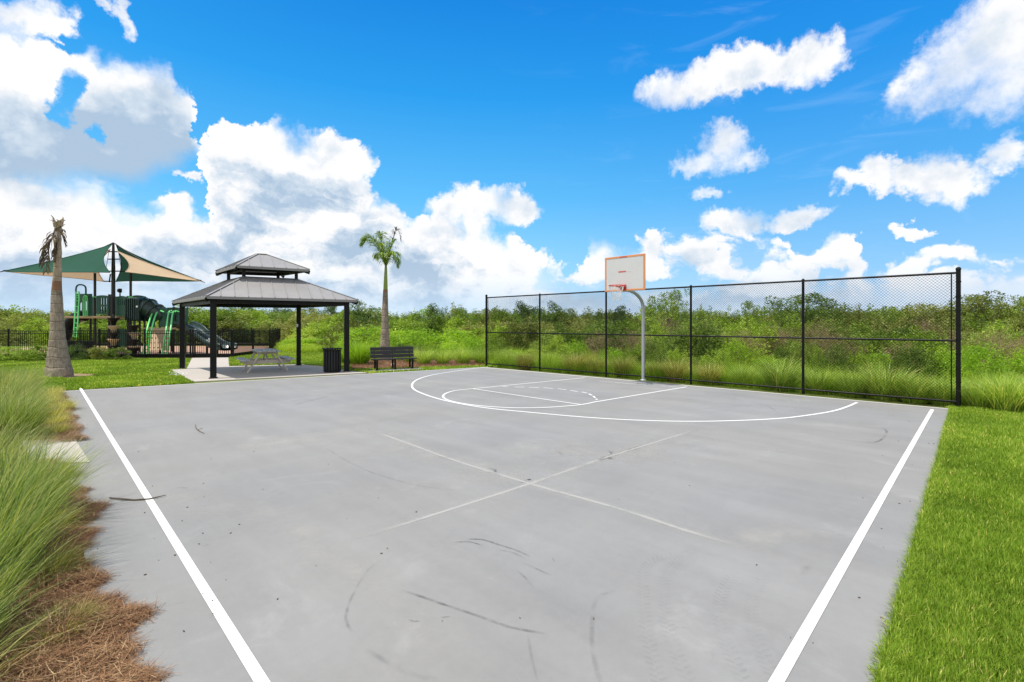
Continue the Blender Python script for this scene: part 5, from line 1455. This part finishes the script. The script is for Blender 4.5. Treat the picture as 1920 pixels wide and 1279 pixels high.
# trees and big shrubs that stand out of the outline
put_tree('mid', 1252, 548, 33, 105, 'tallest loose crowned tree rising above the fence right of the hoop pole')
put_tree('mid2', 1506, 553, 31, 135, 'broad round dense tree behind the fence rising above the fifth post from the left')
put_tree('dark', 1046, 568, 38, 62, 'small round dark tree standing alone just right of the second fence post')
put_tree('dark2', 1150, 577, 29, 66, 'slender dark tree directly behind the basketball net')
put_tree('mid', 1398, 566, 33, 60, 'pointed pale green tree between the tall loose tree and the broad round tree')
put_tree('dark2', 988, 569, 41, 86, 'olive dark tree behind the leftmost panel of the chain link fence')
put_tree('dark', 690, 567, 46, 88, 'dark rounded tree between the pavilion and the green shafted palm')
put_tree('dark2', 812, 573, 41, 72, 'broad leaved dark tree just right of the green shafted palm')
put_tree('mid2', 858, 579, 42, 70, 'low green tree next to the broad leaved dark tree right of the palm')
put_tree('lime', 398, 575, 46, 120, 'round yellow green tree seen through the left of the pavilion')
put_tree('olive', 1858, 553, 27, 150, 'wide olive tree behind the thick corner fence post at the right edge')
put_tree('olive', 1742, 571, 28, 120, 'olive tree behind the fence left of the thick corner post')
put_tree('mid', 1655, 577, 30, 80, 'small loose green tree in the middle of the rightmost fence panel')
put_tree('mid2', 1925, 557, 26, 90, 'green tree cut by the right edge of the photo')
put_tree('olive', 920, 580, 44, 80, 'olive tree directly behind the leftmost fence post')
for px, yt, w in ((452, 570, 30), (478, 579, 26), (512, 577, 34), (540, 580, 36), (590, 577, 40), (622, 571, 32), (645, 580, 30)):
    put_tree('dark2', px, yt, 92, w * 1.5, 'blackish green far tree seen under the pavilion roof', 'far dark trees seen under the pavilion roof')
# layers of shrubs, from the far wall of green down to the weeds
def fence_d(px):
    """depth of the near border of the wild ground at this bearing"""
    t = (px - CX) / F_PX
    if px < 520: return 43.0
    if px < 660: return 31.0
    if px < 915: return 24.0
    den = FU.y - FU.x / t if abs(t) > 1e-6 else None
    # solve F1 + FU*s = d*(t,1)
    s = (t * F1.y - F1.x) / (FU.x - t * FU.y); return F1.y + FU.y * s
far_k = ['mid', 'olive', 'mid', 'lime', 'olive']
px = -900
while px < 2000:                                                    # skyline wall
    d = random.uniform(46, 58) if px < 915 else random.uniform(36, 50) if px < 1500 else random.uniform(30, 38)
    base = 584 if px < 400 else 588 if px < 660 else 586 if px < 1100 else 584 if px < 1500 else 578
    k = random.choice(far_k); put_shrub(k, px, base + random.gauss(0, 4), d, random.uniform(70, 110), *LAB[k]); px += random.uniform(24, 38)
px = -900
while px < 2000:                                                    # behind it, farther and a touch higher in gaps
    d = random.uniform(66, 80)
    k = random.choice(['mid', 'olive', 'mid']); put_shrub(k, px, 586 + random.gauss(0, 4), d, random.uniform(90, 140), *LAB[k]); px += random.uniform(50, 80)
px = -700
while px < 1990:
    d = fence_d(px) + random.uniform(9, 14); d = min(d, 45) if px > 520 else random.uniform(42.5, 45)
    k = random.choice(['lime', 'olive', 'mid', 'lime', 'olive'] if px < 1100 else ['olive', 'mid', 'lime', 'twig', 'olive']); put_shrub(k, px, random.gauss(601 if px > 1500 else 603, 5), d, random.uniform(70, 120), *LAB[k]); px += random.uniform(30, 50)
px = 440
while px < 1990:
    d = fence_d(px) + random.uniform(5.2, 8)
    ks = ['reed', 'lime', 'reed', 'lime'] if px < 930 else ['mid', 'reed', 'lime', 'olive'] if px < 1080 else ['lime', 'mid', 'twig', 'olive', 'lime', 'mid']
    k = random.choice(ks); put_shrub(k, px, random.gauss(618, 7), d, random.uniform(60, 110), *LAB[k]); px += random.uniform(26, 46)
px = 455
while px < 1990:
    d = fence_d(px) + random.uniform(2.4, 4.6)
    ks = ['reed', 'reed', 'lime'] if px < 700 else ['reed', 'lime', 'mid'] if px < 930 else ['reed', 'mid', 'reed', 'lime', 'mid']
    k = random.choice(ks); put_shrub(k, px, random.gauss(638 if px < 930 else 650, 9), d, random.uniform(50, 95), *LAB[k]); px += random.uniform(26, 50)
# named patches of dry brush
for px, yt, w, dd in ((1120, 622, 70, 4), (1330, 612, 90, 6), (1400, 620, 90, 5), (1455, 612, 80, 6), (1690, 640, 90, 4), (1865, 618, 90, 5), (1930, 622, 80, 4.5), (1600, 640, 60, 5), (1215, 632, 60, 4)):
    put_shrub('twig', px, yt, fence_d(px) + dd, w, *LAB['twig'])
# hedge bushes in front of the picket fence
def hedge(px, ytop, ybase, w, kind, label, var=0):
    d = 24.6 if px > 110 else 24.2
    return put_shrub(kind, px, ytop - 6, d, w * 1.12, label, 'low hedge bushes in front of the picket fence', var)
hedge(20, 655, 684, 74, 'lime', 'yellow green hedge bush nearest the left edge by the picket fence', 2)
hedge(74, 652, 684, 66, 'lime', 'yellow green hedge bush directly left of the dead palm trunk', 0)
hedge(147, 650, 684, 50, 'dark', 'dark green rounded hedge bush directly right of the dead palm trunk', 0)
hedge(186, 655, 682, 46, 'olive', 'olive hedge bush between the dark bush and the rightmost hedge bush', 0)
hedge(218, 656, 681, 36, 'mid', 'rightmost small green hedge bush in front of the picket fence', 0)

# ornamental grasses planted behind the fence and the bench
OG = {}
for nm, sd_, mname, st in (('green', 301, 'bank_grass', .10), ('tan', 302, 'muhly_dry', .35), ('lime', 303, 'reed', .04)):
    V, F, var = tuft(sd_, 950, 1.0, .70, .24, .0105, .62, 5, st); OG[nm] = np_mesh('grass_clump', V, F, M[mname], var)
def ogr(kind, px, py, s, label, group):
    p = P(px, py); clump('grass_clump', OG[kind], p.x, p.y, s, random.uniform(0, 6.28), label, group)
for px, py, s in ((985, 691, .9), (1078, 697, 1.0), (1118, 700, .85), (1168, 704, .95), (1232, 709, .8), (1268, 713, .95), (1330, 718, .85), (1100, 690, .9)):
    ogr('tan', px, py, s, 'straw tinted grass clump at the foot of the chain link fence', 'straw tinted grass clumps along the fence')
for px, py, s in ((1395, 722, .8), (1462, 729, 1.15), (1530, 734, .8), (1600, 741, .85), (1662, 746, 1.15), (1715, 752, .9), (1765, 756, .75), (1030, 687, .9), (950, 684, .9)):
    ogr('green', px, py, s, 'green arching grass clump at the foot of the chain link fence', 'green grass clumps along the fence')
for px, py, s in ((1838, 763, .8), (1888, 769, 1.05), (1935, 772, 1.0)):
    ogr('green', px, py, s, 'green arching grass clump right of the thick corner fence post', 'grass clumps right of the corner fence post')
for px, py, s in ((795, 682, .95), (830, 682, .9), (868, 681, 1.0), (902, 681, .9), (935, 680, .95), (770, 679, .9)):
    ogr('green', px, py, s, 'green fountain grass clump in the mulch bed right of the bench', 'grass clumps in the bed right of the bench')
for px, py, s in ((672, 682, 1.55), (655, 679, 1.3)):
    ogr('lime', px, py, s, 'tall yellow green grass clump between the pavilion and the bench', 'tall grass clumps between pavilion and bench')

# tall weeds filling the ground between the shrubs: nobody could count them
def weeds():
    rng = np.random.default_rng(401); Vs = []; Fs = []; va = []; o = 0; cnt = 0
    prot = [tuft(410 + i, 60, 1.0, .55, .22, .014, .5, 4, .26, .4) for i in range(6)]
    while cnt < 3600:
        px = rng.uniform(470, 2000); d0 = fence_d(px); d = d0 + .55 + rng.random() ** 1.5 * (11 if px > 915 else 8)
        x = (px - CX) * d / F_PX; s = rng.uniform(.45, .95) * (.75 + .05 * (d - d0)); V, F, var = prot[rng.integers(0, 6)]
        a = rng.uniform(0, 6.28); R = np.array([[math.cos(a), -math.sin(a), 0], [math.sin(a), math.cos(a), 0], [0, 0, 1]])
        Vs.append(V @ R.T * s + np.array([x, d, -.04])); Fs.append(F + o); o += len(V); va.append(np.clip(var + rng.normal(0, .10), 0, 1)); cnt += 1
    return np_mesh('tall_grass', np.concatenate(Vs), np.concatenate(Fs), M['reed'], np.concatenate(va))
tag(link('tall_grass', weeds()), kind='stuff')
# far ground cover between the shrubs towards the horizon
def far_wood():
    rng = np.random.default_rng(501); n = 42000; px = rng.uniform(-500, 2400, n); d = rng.uniform(82, 130, n)
    ht = 3.2 + 1.0 * np.sin(px * .021) + .7 * np.sin(px * .057 + 1) + .4 * np.sin(px * .13)
    C = np.stack([(px - CX) * d / F_PX, d, rng.random(n) ** .7 * ht * (d / 100)], 1); D = unit(rng.normal(size=(n, 3)) + np.array([0, 0, .4])); L = rng.uniform(.35, .7, n)
    V, F = leaves(rng, C, D, L, L * .55)
    return np_mesh('distant_wood', V, F, M['leaf_olive'], np.repeat(np.clip(rng.normal(.35, .2, n), 0, 1), 4))
tag(link('distant_wood', far_wood()), kind='stuff')
